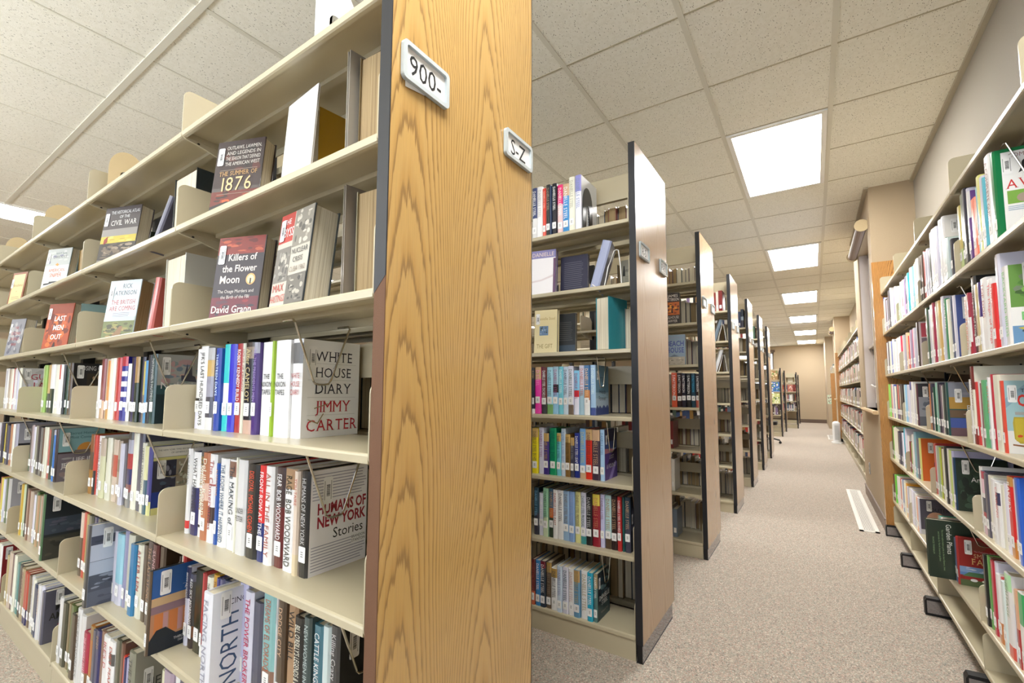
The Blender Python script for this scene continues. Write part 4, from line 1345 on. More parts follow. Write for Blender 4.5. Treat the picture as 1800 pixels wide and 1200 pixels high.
o = endcover('C7', [('r', 0, .30, 1, 1, '9fc3c9'), ('p', [(0, .75), (.35, 1), (.5, 1), (0, .62)], '8ab'), ('t', 'THE', .30, .84, .05, '333', 'C', .3), ('t', 'CANNING', .165, .655, .15, 'd8352c', 'L', .78, .85, .03), ('t', 'AND PRESERVING', .62, .59, .035, '444', 'C', .6), ('r', 0, 0, 1, .31, 'e3e2de'), ('r', .12, .53, .72, .57, 'a9a9a4'), ('p', [(.10, .50), (.74, .50), (.77, .42), (.76, .20), (.70, .14), (.16, .14), (.09, .20), (.08, .42)], 'b9a63a'),
  ('g', .11, .17, .72, .48, ('c6b23c', 'd9782a', '9fb53a', 'd0502a', '7d9a2c', 'e0a83c'), 24, 4), ('p', [(.06, .13), (.45, .10), (.62, .12), (.62, .08), (.45, .07), (.06, .11)], '8a5a3a'), ('t', 'OVER 700 RECIPES', .6, .03, .03, '777', 'C', .5)], (.006, .70, .9))[0]
relabel(o, 'blue cookbook with a jar on its cover and a red title, third packed wall shelf')
o = endcover('C8', [('g', 0, .7, 1, 1, ('8a8f9c', '778', '99a'), 8, 3), ('e', .62, .86, .22, .08, '2a2622'), ('r', 0, .5, 1, .72, 'b08a3c'), ('t', 'Last', .52, .60, .10, 'eee', 'L', .5), ('t', 'Remains', .34, .475, .10, 'eee', 'L', .8), ('g', 0, .34, 1, .48, ('6a5540', '8a7050', '4a3a2c', 'b99'), 14, 4), ('t', 'A Modern Look', .6, .40, .03, 'eee'), ('t', 'On Our Past', .6, .35, .03, 'eee'), ('r', 0, .15, 1, .33, '4257a0'), ('t', 'Neil D.', .55, .23, .07, 'f0f0f0', 'C', .8), ('r', 0, 0, 1, .15, '6a5058')], (.02, .62))[0]
relabel(o, 'brown and blue book with a tree on its cover, third packed wall shelf')
o = endcover('C9', [('r', 0, .68, 1, 1, '2a2c33'), ('g', 0, 0, 1, .68, ('8d929c', '7a808a', '9aa0aa', '666c78'), 20, 3), ('r', 0, 0, 1, .22, '5a5f6a'), ('t', 'Andrews', .6, .05, .04, 'eee')], (.02, .68))[0]
relabel(o, 'grey book with a misty photograph cover, third packed wall shelf, far bays')
endcover('D9', [('r', 0, 0, 1, 1, 'dd6a22'), ('t', 'MAYO', .55, .80, .07, 'eee', 'C', .6), ('t', 'Guide', .55, .48, .09, 'eee', 'C', .7), ('t', 'Home', .5, .36, .09, '6a2a6a', 'C', .7), ('t', 'Plans', .5, .24, .09, '6a2a6a', 'C', .7), ('l', .3, .1, .8, .18, 3, 'fdc')], (.03, .66))
relabel(BK['D9'][-1][0], 'bright orange book cover facing the camera, fourth packed wall shelf, far bays')
o = endcover('D8', [('g', 0, 0, 1, 1, ('1f2f24', '2c4030', '18231c', '3a5040', '26382a'), 40, 3), ('e', .8, .27, .1, .05, '5a3a2a'), ('t', 'American', .6, .56, .09, 'eee', 'C', .85), ('t', 'The Story of', .65, .50, .03, 'ddd', 'C', .5), ('t', 'Michelle', .62, .08, .08, 'eee', 'C', .75)], (.02, .70))[0]
relabel(o, 'dark green garden book lettered American, cover showing, fourth packed wall shelf')
o = endcover('E8', [('r', 0, 0, 1, 1, '92241f'), ('e', .42, .85, .2, .11, '7a3a2a'), ('t', 'The Complete Guide to', .6, .72, .03, 'caa'), ('t', '~SMALL', .55, .60, .085, 'd8b88a', 'C', .7), ('t', '~FARM', .55, .46, .12, 'e3c37f', 'C', .9), ('r', 0, .22, 1, .40, '5f86c0'), ('g', 0, .28, 1, .40, ('7f9fcc', 'cdd8e6', 'aabbdd', 'eee'), 14, 5), ('p', [(.1, .22), (.1, .12), (.95, .12), (.95, .20), (.8, .28), (.65, .2)], '9a2a2a'), ('p', [(.05, .20), (.2, .29), (.8, .29), (.68, .2)], '4f7a55'), ('r', 0, 0, 1, .13, '5a6a44'), ('e', .3, .13, .08, .03, 'eee'), ('e', .55, .13, .08, .03, 'ddc')], (.02, .66))[0]
relabel(o, 'red farming book with a barn on its cover, fifth packed wall shelf')
o = endcover('E9', [('r', 0, 0, 1, 1, '54505e'), ('t', 'OUTER', .6, .66, .10, '222', 'C', .8), ('e', .48, .38, .32, .27, 'd9a98e'), ('e', .48, .30, .27, .20, 'dfb199'), ('e', .38, .40, .04, .018, '2a2a30'), ('e', .60, .40, .04, .018, '2a2a30'), ('e', .49, .32, .03, .02, 'c48a72'), ('e', .49, .25, .07, .018, 'b5605a'), ('r', 0, 0, 1, .14, 'd5d5d8'), ('l', .2, .04, .8, .11, 2, '888')], (.03, .66))[0]
relabel(o, 'parenting book with a baby face on its cover, fifth packed wall shelf, far bays')
# ---------------- single books standing apart
def display(name, x, y, z, w, h, ang, items, label, thick=.035, lean=.10, main='eee', bar=True, bz=.62, cat='book', pages=None, grp='books displayed cover out on the front range'):
    """cover out; x, y: where the cover's spine corner stands"""
    a = math.radians(ang); rz = -PI/2+a
    e = empty(name, (0, 0, z), rz, label, cat, grp); e.rotation_euler = (0, -lean, rz)
    off = Vector((thick*math.cos(lean), 0, 0)); off.rotate(Matrix.Rotation(rz, 3, 'Z'))
    e.location = (x-off.x, y-off.y, z)
    body(e, thick, h, w, [(1, 0, main)], main, pages)
    art(e, items, front_of(thick), w-.006, h)
    if bar: barcode(e, lambda u, v, o_: (thick+o_+.0014, .010+u, bz*h+v), .9)
    return e
ZA, ZB = ZS['A']+.0205, ZS['B']+.0205
display('hardcover_book', -1.442, .565, ZA, .166, .228, 20, [('r', 0, .35, 1, 1, '3a2a28'), ('g', 0, .5, 1, 1, ('3a2a28', '442f2c', '2c2322', '5a2f28'), 16, 2), ('g', 0, 0, 1, .30, ('6a2a20', '8a3a22', 'c0582c', '3a2420'), 22, 3), ('p', [(0, .10), (.35, .16), (.6, .12), (1, .17), (1, 0), (0, 0)], '2a2222'),
  *[('t', s, .58, .875-.075*k, .05, 'd9d2c8', 'C', .74) for k, s in enumerate(('OUTLAWS, LAWMEN,', 'AND LEGENDS IN', 'THE SEASON THAT DEFINED', 'THE AMERICAN WEST'))], ('r', .12, .585, .92, .59, 'a98'), ('t', '~THE SUMMER OF', .52, .51, .06, 'c9a06a', 'C', .88), ('t', '~1876', .52, .30, .19, 'd8b888', 'C', .86, .95), ('r', .12, .255, .92, .26, 'a98')], 'dark hardcover lettered THE SUMMER OF 1876, displayed on the upper shelf', .042, main='3a2a28', bz=.66)
display('hardcover_book', -1.130, .60, ZA, .155, .245, -5, [('r', 0, 0, 1, 1, 'f2f2f0'), ('l', .1, .05, .6, .1, 2, 'bbb')], 'hardcover with glare painted white on its cover, displayed on the upper shelf', .004, .06, main='dcd9d4', bar=False)  # plain white print stands for glare on the jacket
e = empty('hardcover_book', (-1.115, .635, ZA), 0, 'yellow hardcover seen from its page edges, upper display shelf', 'book', 'books displayed cover out on the front range'); e.rotation_euler = (0, 0, PI-.12)
e.location = (-1.02, .80, ZA); body(e, .075, .232, .155, [(1, 0, 'b98f1f')], 'b98f1f')
display('hardcover_book', -2.449, .57, ZA, .20, .255, 18, [('r', 0, .62, 1, 1, '4a4242'), ('r', 0, .42, 1, .62, '8a8580'), ('g', 0, .36, 1, .50, ('b9a63c', 'c9b84a', 'a8923a', 'd8cc70'), 14, 3), ('g', 0, .08, 1, .38, ('3a322c', '55483c', '6a5a4a', '2a2420', '8a7a68'), 46, 4), ('g', 0, 0, 1, .10, ('7a7468', '998', '665'), 12, 5), ('p', [(.1, .45), (.1, .36), (.2, .40), (.2, .5)], '8a2a20'),
  ('t', 'THE HISTORICAL ATLAS', .58, .88, .055, 'ddd', 'C', .80), ('t', 'OF THE', .58, .80, .05, 'ddd', 'C', .4), ('t', '~CIVIL WAR', .58, .68, .085, 'e3e0da', 'C', .72)], 'large book lettered HISTORICAL ATLAS OF THE CIVIL WAR, displayed on the upper shelf', .05, main='4a4448', bz=.68)
display('hardcover_book', -3.324, .57, ZA, .18, .230, 18, [('r', 0, 0, 1, 1, 'd9d8d2'), ('g', 0, .6, 1, 1, ('a9aca8', 'c4c5c0', '889', 'b5b8b2'), 12, 3), ('t', 'NAVY SEAL', .6, .86, .055, '455', 'C', .7), ('t', 'CHRIS KYLE', .56, .77, .065, '444', 'C', .76), ('p', [(.42, .62), (.5, .66), (.58, .62), (.53, .58)], 'c98a3a'), ('t', 'AMERICAN', .52, .45, .08, 'd2552a', 'C', .86), ('t', 'SNIPER', .52, .33, .095, 'd2552a', 'C', .88), ('p', [(.08, .19), (.3, .20), (.3, .23), (.9, .235), (.9, .225), (.45, .19), (.25, .16), (.08, .15)], '222'), ('t', 'MOST LETHAL', .4, .06, .04, '866', 'C', .5)], 'pale book lettered AMERICAN SNIPER, displayed on the upper shelf, third bay', .035, main='7a8a88', bz=.66)
display('hardcover_book', -4.105, .57, ZA, .15, .215, 14, [('r', 0, 0, 1, 1, '8a5236'), ('r', .08, .05, .9, .94, 'd9c48a'), ('t', 'Hiroshima', .5, .58, .09, '6a4a30', 'C', .7), ('t', 'BY', .5, .42, .04, '865'), ('l', .2, .2, .8, .3, 2, '976')], 'brown-bordered book lettered Hiroshima, displayed on the upper shelf, fourth bay', .035, main='8a5236', bz=.55)
display('hardcover_book', -1.403, .565, ZB, .160, .236, 20, [('r', 0, 0, 1, 1, '3a3238'), ('g', 0, .78, 1, 1, ('8a2f26', 'a8402c', '6a2824', 'c05a3a'), 20, 2), ('g', 0, 0, 1, .25, ('6a2430', '8a2a30', '3a2a34', '55303c'), 18, 3), ('t', 'Killers of', .56, .70, .085, 'f0e6dc', 'C', .8, .9, .012), ('t', 'the Flower', .52, .56, .085, 'f0e6dc', 'C', .9, .9, .012), ('t', 'Moon', .34, .42, .095, 'f0e6dc', 'C', .5, .9, .012), ('e', .79, .46, .10, .07, 'e8b070'), ('e', .79, .46, .07, .05, 'f3dcae'), ('r', .775, .40, .805, .47, '222'), ('t', 'The Osage Murders and', .5, .30, .04, 'd9d2cc'), ('t', 'the Birth of the FBI', .5, .23, .04, 'd9d2cc'), ('t', 'David Grann', .46, .06, .085, 'f0e6dc', 'C', .9, .9, .01)], 'dark red hardcover lettered Killers of the Flower Moon, displayed on the lower shelf', .040, main='3a3034', bz=.66)
display('hardcover_book', -1.108, .575, ZB, .158, .235, -3, [('r', 0, 0, 1, 1, 'c2bcae'), ('r', 0, .68, .44, 1, 'b8392e'), ('t', 'THE', .22, .88, .06, 'eee', 'C', .3), ('t', 'ABYSS', .24, .74, .10, 'eee', 'C', .40), ('g', .46, .60, 1, 1, ('8a8478', 'aaa294', '5a5650', 'c9c2b4'), 22, 3), ('g', 0, .25, .45, .62, ('77726a', '55524c', '99948a', 'bbb5a8'), 22, 4), ('g', .46, 0, 1, .30, ('6a655c', '8a857a', '3a3834', 'b2ac9e'), 22, 5), ('t', 'NUCLEAR', .73, .52, .055, '444', 'C', .46), ('t', 'CRISIS', .70, .43, .055, '444', 'C', .4), ('t', 'CUBA 1962', .72, .33, .055, '8a7a6a', 'C', .46), ('t', 'MAX', .22, .15, .08, 'c0392e', 'C', .36), ('t', 'HASTINGS', .24, .04, .075, 'c0392e', 'C', .44)], 'red and grey book lettered ABYSS, displayed on the lower shelf', .062, main='3f464a', bz=.70)
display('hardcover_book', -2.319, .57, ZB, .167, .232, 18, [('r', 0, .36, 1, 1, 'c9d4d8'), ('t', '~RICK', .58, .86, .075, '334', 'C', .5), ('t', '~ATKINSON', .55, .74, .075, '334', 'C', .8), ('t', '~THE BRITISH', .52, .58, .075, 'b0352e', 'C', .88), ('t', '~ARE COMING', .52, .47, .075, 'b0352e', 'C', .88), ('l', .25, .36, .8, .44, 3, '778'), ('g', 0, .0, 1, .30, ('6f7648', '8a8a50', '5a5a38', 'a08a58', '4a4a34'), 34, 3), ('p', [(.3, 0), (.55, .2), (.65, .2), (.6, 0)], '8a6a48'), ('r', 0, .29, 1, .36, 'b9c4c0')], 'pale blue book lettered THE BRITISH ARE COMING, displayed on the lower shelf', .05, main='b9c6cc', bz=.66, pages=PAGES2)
display('hardcover_book', -3.203, .57, ZB, .178, .232, 18, [('g', 0, 0, 1, 1, ('a8481f', 'c05a26', '8a3a1c', 'd06a2c', '6a2a18'), 40, 3), ('r', 0, .78, 1, 1, '8a3a1c'), ('t', 'LAST', .54, .62, .11, 'f3efe8', 'C', .72, 1, .012), ('t', 'MEN', .53, .42, .11, 'f3efe8', 'C', .6, 1, .012), ('t', 'OUT', .50, .22, .11, 'f3efe8', 'C', .6, 1, .012), ('p', [(.4, .02), (.46, .16), (.5, .16), (.56, .02)], '3a1a12')], 'orange book lettered LAST MEN OUT, displayed on the lower shelf, third bay', .035, main='a8481f', bz=.66)
display('hardcover_book', -4.044, .57, ZB, .15, .225, 14, [('g', 0, 0, 1, 1, ('8d8d92', 'a5a5a8', '77777e', '6a6a78', 'b5b2b0'), 34, 3), ('t', 'THE', .5, .72, .07, 'a44', 'C', .5), ('t', 'SECOND', .5, .57, .08, 'a44', 'C', .8), ('t', 'WORLD', .5, .42, .08, 'a44', 'C', .8), ('t', 'WAR', .5, .27, .08, 'a44', 'C', .6)], 'grey book lettered THE SECOND WORLD WAR, displayed at the far end of the lower shelf', .05, main='8d8d92', bz=.62)
def standing(kind, loc, rz, w, h, d, cols, label, lean=0, pages=None, grp='books standing beside the displayed ones'):
    e = empty(kind, loc, rz, label, 'book', grp); e.rotation_euler = (0, lean, rz); body(e, w, h, d, bands_of(cols), None, pages); return e
# turned with the page edges to the front, at the ends of the display shelves
def turned(x, y, z, w, h, d, col, label, rz=PI, pages=PAGES, lean=0):
    e = standing('hardcover_book', (0, 0, z), rz, w, h, d, col, label, lean, pages)
    o = Vector((w, d, 0)); o.rotate(Matrix.Rotation(rz, 3, 'Z')); e.location = (x-o.x, y-o.y, z); return e
turned(-.842, .585, ZA, .012, .255, .17, '8d8880', 'grey cover standing open beside the oak panel, upper display shelf', PI-.15)
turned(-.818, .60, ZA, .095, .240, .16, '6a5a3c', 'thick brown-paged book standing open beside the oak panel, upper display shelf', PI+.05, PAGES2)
turned(-.840, .585, ZB, .010, .250, .17, '7d756c', 'brown cover standing open beside the oak panel, lower display shelf', PI-.15)
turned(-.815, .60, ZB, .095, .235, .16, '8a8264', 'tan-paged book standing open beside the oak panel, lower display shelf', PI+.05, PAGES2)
turned(-.935, .66, ZB, .035, .225, .14, '39454c', 'dark book with pages to the front, behind the grey and red cover')
turned(-1.845, .62, ZA, .17, .235, .16, '1f2a30', 'black-covered book with pages to the front behind a steel bracket, upper display shelf')
turned(-1.815, .60, ZB, .150, .245, .17, 'c9c8c0', 'tall pale book with pages to the front behind a steel bracket, lower display shelf', PI, PAGES)
e = standing('hardcover_book', (-1.985, .60, ZA), .35, .022, .215, .15, '667', 'grey jacketed book leaning to the right, upper display shelf, second bay', .38)
e = standing('hardcover_book', (-1.955, .60, ZB), .25, .028, .205, .15, 'b5564c', 'red jacketed book leaning to the right, lower display shelf, second bay', .16)
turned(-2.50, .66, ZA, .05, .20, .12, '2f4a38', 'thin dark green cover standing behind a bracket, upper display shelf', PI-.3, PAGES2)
turned(-2.46, .63, ZB, .045, .215, .14, '3a4652', 'dark blue cover standing behind a bracket, lower display shelf', PI-.2)
turned(-2.40, .66, ZB, .05, .205, .12, '444', 'charcoal book with pages to the front, lower display shelf, second bay', PI-.1)
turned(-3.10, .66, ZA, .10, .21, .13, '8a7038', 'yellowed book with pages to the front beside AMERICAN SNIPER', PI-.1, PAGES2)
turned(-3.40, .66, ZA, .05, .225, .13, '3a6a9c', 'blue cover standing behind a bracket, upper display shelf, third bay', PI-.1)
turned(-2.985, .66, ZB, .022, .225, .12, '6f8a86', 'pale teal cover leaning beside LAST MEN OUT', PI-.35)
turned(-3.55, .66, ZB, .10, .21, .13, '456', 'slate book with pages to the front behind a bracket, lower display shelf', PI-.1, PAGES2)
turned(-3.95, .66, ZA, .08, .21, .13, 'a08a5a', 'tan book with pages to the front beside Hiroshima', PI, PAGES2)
# pulled out past the shelf edge
def pulled(x, y, z, w, h, d, main, spine, items, label, bar):
    e = empty('hardcover_book', (x-w, y, z), 0, label, 'book', 'books pulled forward on the lower packed shelf'); body(e, w, h, d, bands_of(spine), main)
    art(e, items, front_of(w), d-.006, h); spine_label(e, w, .025)
    if bar: barcode(e, lambda u, v, o_: (w+o_+.0014, .004+bar[0]+u, bar[1]*h+v), 1.05)
    return e
ZE = ZS['E']+.0205
pulled(-1.545, .522, ZE, .014, .222, .15, '20262e', '543', [('r', 0, .66, 1, 1, '2d5c9c'), ('t', '~DC', .70, .77, .10, 'f0f0f0', 'C', .5), ('r', .5, .745, 1, .748, 'ccd'), ('t', 'An Insider', .72, .69, .045, 'e8e8e8', 'C', .6), ('r', 0, .16, 1, .66, 'b5825f'), ('r', 0, .56, 1, .66, 'c9a97f'), ('r', 0, .47, 1, .56, '8a6f78'), *[('r', .06+.24*k, .20, .20+.24*k, .46, 'c9793f') for k in range(4)], *[('r', .20+.24*k, .20, .28+.24*k, .46, 'b58a8a') for k in range(4)], ('r', 0, 0, 1, .17, '16202c'), ('p', [(0, .17), (.1, .27), (.25, .28), (.42, .17)], '1a222a'), ('t', 'THIRD EDITION', .6, .09, .03, 'ccc'), ('t', '160 PAGES', .6, .05, .03, 'ccc')], 'blue guidebook lettered DC pulled out past the shelf edge', (.018, .68))
pulled(-2.05, .517, ZE, .030, .265, .19, '7c8290', '444', [('r', 0, .76, 1, 1, 'aab0c0'), ('g', 0, .74, 1, .86, ('44485a', '556', '3a3e4c'), 14, 3), ('r', 0, .55, 1, .75, 'b9bfd0'), ('t', 'the', .72, .60, .11, 'c5242c', 'C', .5), ('r', 0, .545, 1, .55, '556'), ('r', 0, .38, 1, .545, 'b0b8ca'), ('g', 0, .18, 1, .38, ('4a505e', '6a7080', '8a90a0', '3a3f4c'), 40, 4), ('g', 0, 0, 1, .18, ('5a6070', '747a8a', '4a5060'), 22, 5), ('p', [(.34, .34), (.36, .50), (.37, .55), (.385, .50), (.41, .34)], 'd0d4de')], 'grey book with an old church photograph, pulled out past the lower shelf edge', (.03, .70))
pulled(-2.765, .545, ZE, .030, .275, .19, '1d2328', '464', [('r', 0, 0, 1, 1, '1f262c'), ('t', 'VIETNAM', .62, .82, .075, 'ddd', 'C', .7), ('t', 'WAR', .72, .70, .075, 'ddd', 'C', .4), ('g', 0, .38, 1, .62, ('3c4654', '2c3642', '4a5664', '556'), 20, 3), ('g', 0, 0, 1, .34, ('3a3a34', '2c2c28', '4a483e'), 22, 4), ('e', .8, .26, .14, .04, '111'), ('t', 'GEOFFREY', .5, .14, .035, 'ccc', 'C', .5)], 'large dark book with grey landscape cover, lower packed shelf, third bay', (.02, .72))
o, w_, h_, d_ = BK['E1'][[i for i, q in enumerate(BK['E1']) if q[2] > .235][0]] if any(q[2] > .235 for q in BK['E1']) else BK['E1'][8]
def zbook(x, y, z, w, h, d):
    e = empty('hardcover_book', (x, y, z), 0, 'large white book lettered NORTH pulled forward on the lower packed shelf', 'book', 'books pulled forward on the lower packed shelf'); body(e, w, h, d, bands_of('e4e6ee'), 'e4e6ee')
    lettering(e, 'FACING NORTH', '99a', w, h, .02)
    art(e, [('t', 'FACING', .24, .84, .06, '334', 'C', .3, .9), ('w', 'NORTH', .30, .03, .20, '3c5578', .78)], front_of(w), d-.006, h); barcode(e, lambda u, v, o_: (w+o_+.0012, .02+u, .72*h+v), 1); return e
zbook(-1.266, .535, ZE, .043, .232, .20)
# novels displayed
ZA2, ZB2 = ZS['A']+.0205, ZS['B']+.0205
NG = 'novels displayed cover out on the second range'
display('novel', -1.252, 1.975, ZA2, .161, .240, 10, [('r', 0, 0, 1, 1, 'f0eef2'), ('r', 0, .82, 1, 1, '8a86b8'), ('t', 'DANIELLE', .55, .86, .09, 'e8d8c8', 'C', .8), ('p', [(0, .3), (.5, .34), (1, .45), (1, .4), (.5, .3), (0, .26)], 'dcd2d6'), ('r', .92, 0, 1, .8, '6a4a6a')], 'purple-edged novel with glare painted white on its cover, upper display shelf', .03, .08, '4a3a78', False, grp=NG)  # near-white cover and pale streak paint in reflected light
display('novel', -1.095, 2.06, ZA2, .152, .205, 3, [('r', 0, 0, 1, 1, '23233f'), ('l', .12, .15, .85, .85, 14, '556')], 'dark blue back cover standing on the upper display shelf of the second range', .02, .05, '23233f', False, grp=NG)
e = standing('novel', (-.895, 1.985, ZA2), .25, .045, .245, .15, '9da6c6', 'pale blue novel leaning on a white wire easel', .28, None, NG)
art(e, [('r', 0, 0, 1, 1, '7d8ab8'), ('g', 0, 0, 1, 1, ('7d8ab8', '9aa6cc', '6672a4', 'aab4d4'), 20, 3)], lambda u, v, off: (-off, .152-u, v), .144, .245)
display('novel', -1.206, 1.975, ZB2, .125, .222, 10, [('r', 0, 0, 1, 1, 'e3d5a6'), ('t', 'Danielle Steel', .52, .76, .07, 'b59a5a', 'C', .8), ('r', .22, .40, .62, .62, '6a86a8'), ('g', .22, .40, .62, .62, ('6a86a8', '4a5a44', 'a9bccc', '3a4a38'), 14, 3), ('t', 'THE GIFT', .46, .10, .10, 'a08a50', 'C', .72)], 'cream novel lettered THE GIFT, displayed on the lower shelf of the second range', .035, .06, 'e3d5a6', True, .66, grp=NG)
display('novel', -1.128, 2.05, ZB2, .12, .205, 3, [('r', 0, 0, 1, 1, '26292c'), ('l', .1, .3, .9, .8, 10, '555'), ('r', 0, 0, 1, .2, '3a4a5a')], 'black back cover standing beside THE GIFT on the second range', .02, .04, '26292c', False, grp=NG)
turned(-.862, 1.985, ZB2, .072, .252, .16, '2f8a98', 'teal jacketed novel standing open beside the bracket, second range', PI-.22, PAGES)
e = turned(-.76, 2.10, ZB2, .05, .21, .12, '8f948c', 'grey back cover standing by the bracket, lower display shelf, second range', PI+.2)
display('novel', -.80, 2.16, ZA2, .10, .165, -4, [('r', 0, 0, 1, 1, '9a988a'), ('t', 'THE', .5, .74, .05, '444'), ('t', 'ORPHANS', .5, .62, .09, '444', 'C', .8), ('l', .2, .1, .9, .5, 8, '776'), ('p', [(.05, .5), (.2, .5), (.16, .82), (.1, .82)], '222')], 'grey novel lettered ORPHANS seen through the upper display shelf', .02, .03, '9a988a', False, grp=NG)
e = empty('wire_easel', (-.80, 1.99, ZA2), 0, 'white wire easel behind the leaning pale blue novel', 'easel', 'wire display easels'); m = MB(); WW = mat('white_wire', 'e9e9e6', .3)
m.tube([(.065, 0, .002), (.05, .03, .10), (.03, .06, .185), (.018, .068, .193), (.006, .066, .188), (-.012, .03, .10), (-.02, 0, .002), (-.06, -.012, .002), (-.075, -.018, .014)], .0028, WW).build('wire', e)
display('novel', -.915, 3.37, ZA2, .110, .232, 5, [('r', 0, 0, 1, 1, '2a1d18'), ('t', 'JAMES', .55, .86, .09, 'e9ddd0', 'C', .7), ('t', 'PATTERSON', .52, .74, .09, 'e9ddd0', 'C', .9), ('g', 0, .28, 1, .70, ('c0621c', 'e08a2a', '8a3c14', 'f0b048', '4a2412'), 26, 3), ('p', [(.44, .34), (.50, .64), (.56, .34)], '1a120e'), ('r', 0, 0, 1, .28, '2a1d18'), ('t', 'JAILHOUSE', .5, .16, .09, 'd8cfc4', 'C', .9), ('t', 'LAWYER', .5, .04, .09, 'd8cfc4', 'C', .7)], 'dark novel with an orange glowing corridor, displayed on the third range', .05, .05, '2a1d18', False, grp=NG)
display('novel', -.915, 3.37, ZB2, .140, .222, 5, [('r', 0, 0, 1, 1, '8fa4b8'), ('t', 'JAMES PATTERSON', .5, .88, .05, '99a'), ('t', 'BEACH', .5, .62, .17, '4a55a0', 'C', .9, .8, .02), ('t', '~HOUSE', .5, .40, .17, '4a55a0', 'C', .9, .8, .02), ('g', 0, 0, 1, .26, ('b9b0a0', 'd8d0c0', '8a8678', 'a8a090'), 18, 3), ('p', [(.2, .26), (.45, .34), (.7, .27)], '6a7a8a')], 'blue novel lettered BEACH HOUSE, displayed on the third range', .03, .05, '8fa4b8', False, grp=NG)
# garden book shelved backwards and pulled out of the wall unit
e = empty('guide_book', (.612, 2.874, ZR['E']+.0205), PI/2, 'dark green book lettered Garden Plants, turned round and pulled out of the wall shelf', 'book', 'books pulled forward on the lower packed shelf')
body(e, .03, .262, .19, [(1, 0, '24352a')], '24352a')
art(e, [('v', 'Garden Plants', .36, .94, .10, 'e4ebe0', .86), ('v', 'The most authoritative guide to the best flowers, trees', .27, .84, .035, '8aaa7a', .75), ('v', 'and shrubs for North American gardens', .20, .80, .035, '8aaa7a', .6), ('v', 'FRANCES TENENBAUM', .09, .70, .032, '8aaa7a', .4)], lambda u, v, off: (-off, .188-u, v), .184, .262)
# ------------------------------------------------------------------ wires, fore-edges and far shelves
for key, zt, x_, lab in (('C1', 'B', 0, 'upper packed shelf by the oak panel'), ('D1', 'C', 0, 'middle packed shelf by the oak panel'), ('E1', 'D', 0, 'lower packed shelf by the oak panel'),
  ('C2', 'B', 0, 'upper packed shelf, second bay'), ('D2', 'C', 0, 'middle packed shelf, second bay'), ('C3', 'B', 0, 'upper packed shelf, third bay'), ('D3', 'C', 0, 'middle packed shelf, third bay'), ('C4', 'B', 0, 'upper packed shelf, fourth bay'), ('D4', 'C', 0, 'middle packed shelf, fourth bay')):
    o, w, h, d = BK[key][-1]
    wire(o.location.x+w+.0065, R1Y, ZS[zt]-.004, .155, 'chrome wire support hanging on the '+lab, .050, .20)
for key, zt, lab in (('C5', 'B', 'upper'), ('D5', 'C', 'middle'), ('E5', 'D', 'lower'), ('F5', 'E', 'bottom')):
    o, w, h, d = BK[key][-1]
    wire(o.location.x+w+.007, RY[1], ZS[zt]-.004, .15, 'chrome wire support on the %s packed shelf of the second range' % lab, .055, .165)
for key, zt, lab in (('A7', 'T', 'top packed wall shelf, nearest bay'), ('B8', 'A', 'second packed wall shelf'), ('C8', 'B', 'third packed wall shelf'), ('D8', 'C', 'fourth packed wall shelf'), ('C9', 'B', 'third packed wall shelf, far bays'), ('E8', 'D', 'fifth packed wall shelf')):
    o, w, h, d = BK[key][-1]
    wire(XR, o.location.y-w-.007, ZR[zt]-.004, .13, 'chrome wire support on the '+lab, .045, .17, -PI/2)
FILL = ['e8e6e0', 'd8d4ca', 'f0efec', 'c9c4b8', '8a3a34', 'c2453a', '3a4a6c', '2c2c30', '6a7a8c', 'b08a58', '4a6a54', 'd9b8a0', '55423a', '9aa6b4', 'e0dccb', '7c6a8a']
def fill_row(m, rr, x0, x1, z, place, cols, hmin, hmax, tmin=.018, tmax=.042, dmin=.13, dmax=.17, fore=False, gap=.0):
    """books side by side from x0 to x1; place(x, y) maps shelf metres (y: depth from the spine) to the room"""
    x = x0
    while x < x1-tmax:
        t = rr.uniform(tmin, tmax); h = rr.uniform(hmin, hmax); d = rr.uniform(dmin, dmax); c = rr.choice(cols)
        def bx(a0, a1, b0, b1, c0, c1, mm):
            P = [place(a, b) for a, b in ((a0, b0), (a1, b0), (a1, b1), (a0, b1))]
            i = len(m.v); k = m.slot(mm); m.v += [(p[0], p[1], c0) for p in P]+[(p[0], p[1], c1) for p in P]
            for q in ((3, 2, 1, 0), (4, 5, 6, 7), (0, 1, 5, 4), (1, 2, 6, 5), (2, 3, 7, 6), (3, 0, 4, 7)): m.f.append(tuple(i+j for j in q)); m.mi.append(k)
        b = .0022
        bx(x, x+t-.001, 0, .004, z, z+h, cover(c)); bx(x, x+b, .004, d, z, z+h, cover(c)); bx(x+t-.001-b, x+t-.001, .004, d, z, z+h, cover(c))
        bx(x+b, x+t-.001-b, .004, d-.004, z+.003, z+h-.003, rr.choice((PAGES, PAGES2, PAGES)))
        if not fore and t > .02 and rr.random() < .8: bx(x+t*.2, x+t*.75, -.001, .0, z+.03, z+.064, PAPER)
        x += t
def stuff(m, name, label, cat):
    o = m.build(name); o['kind'] = 'stuff'; tag(o, label, cat); return o
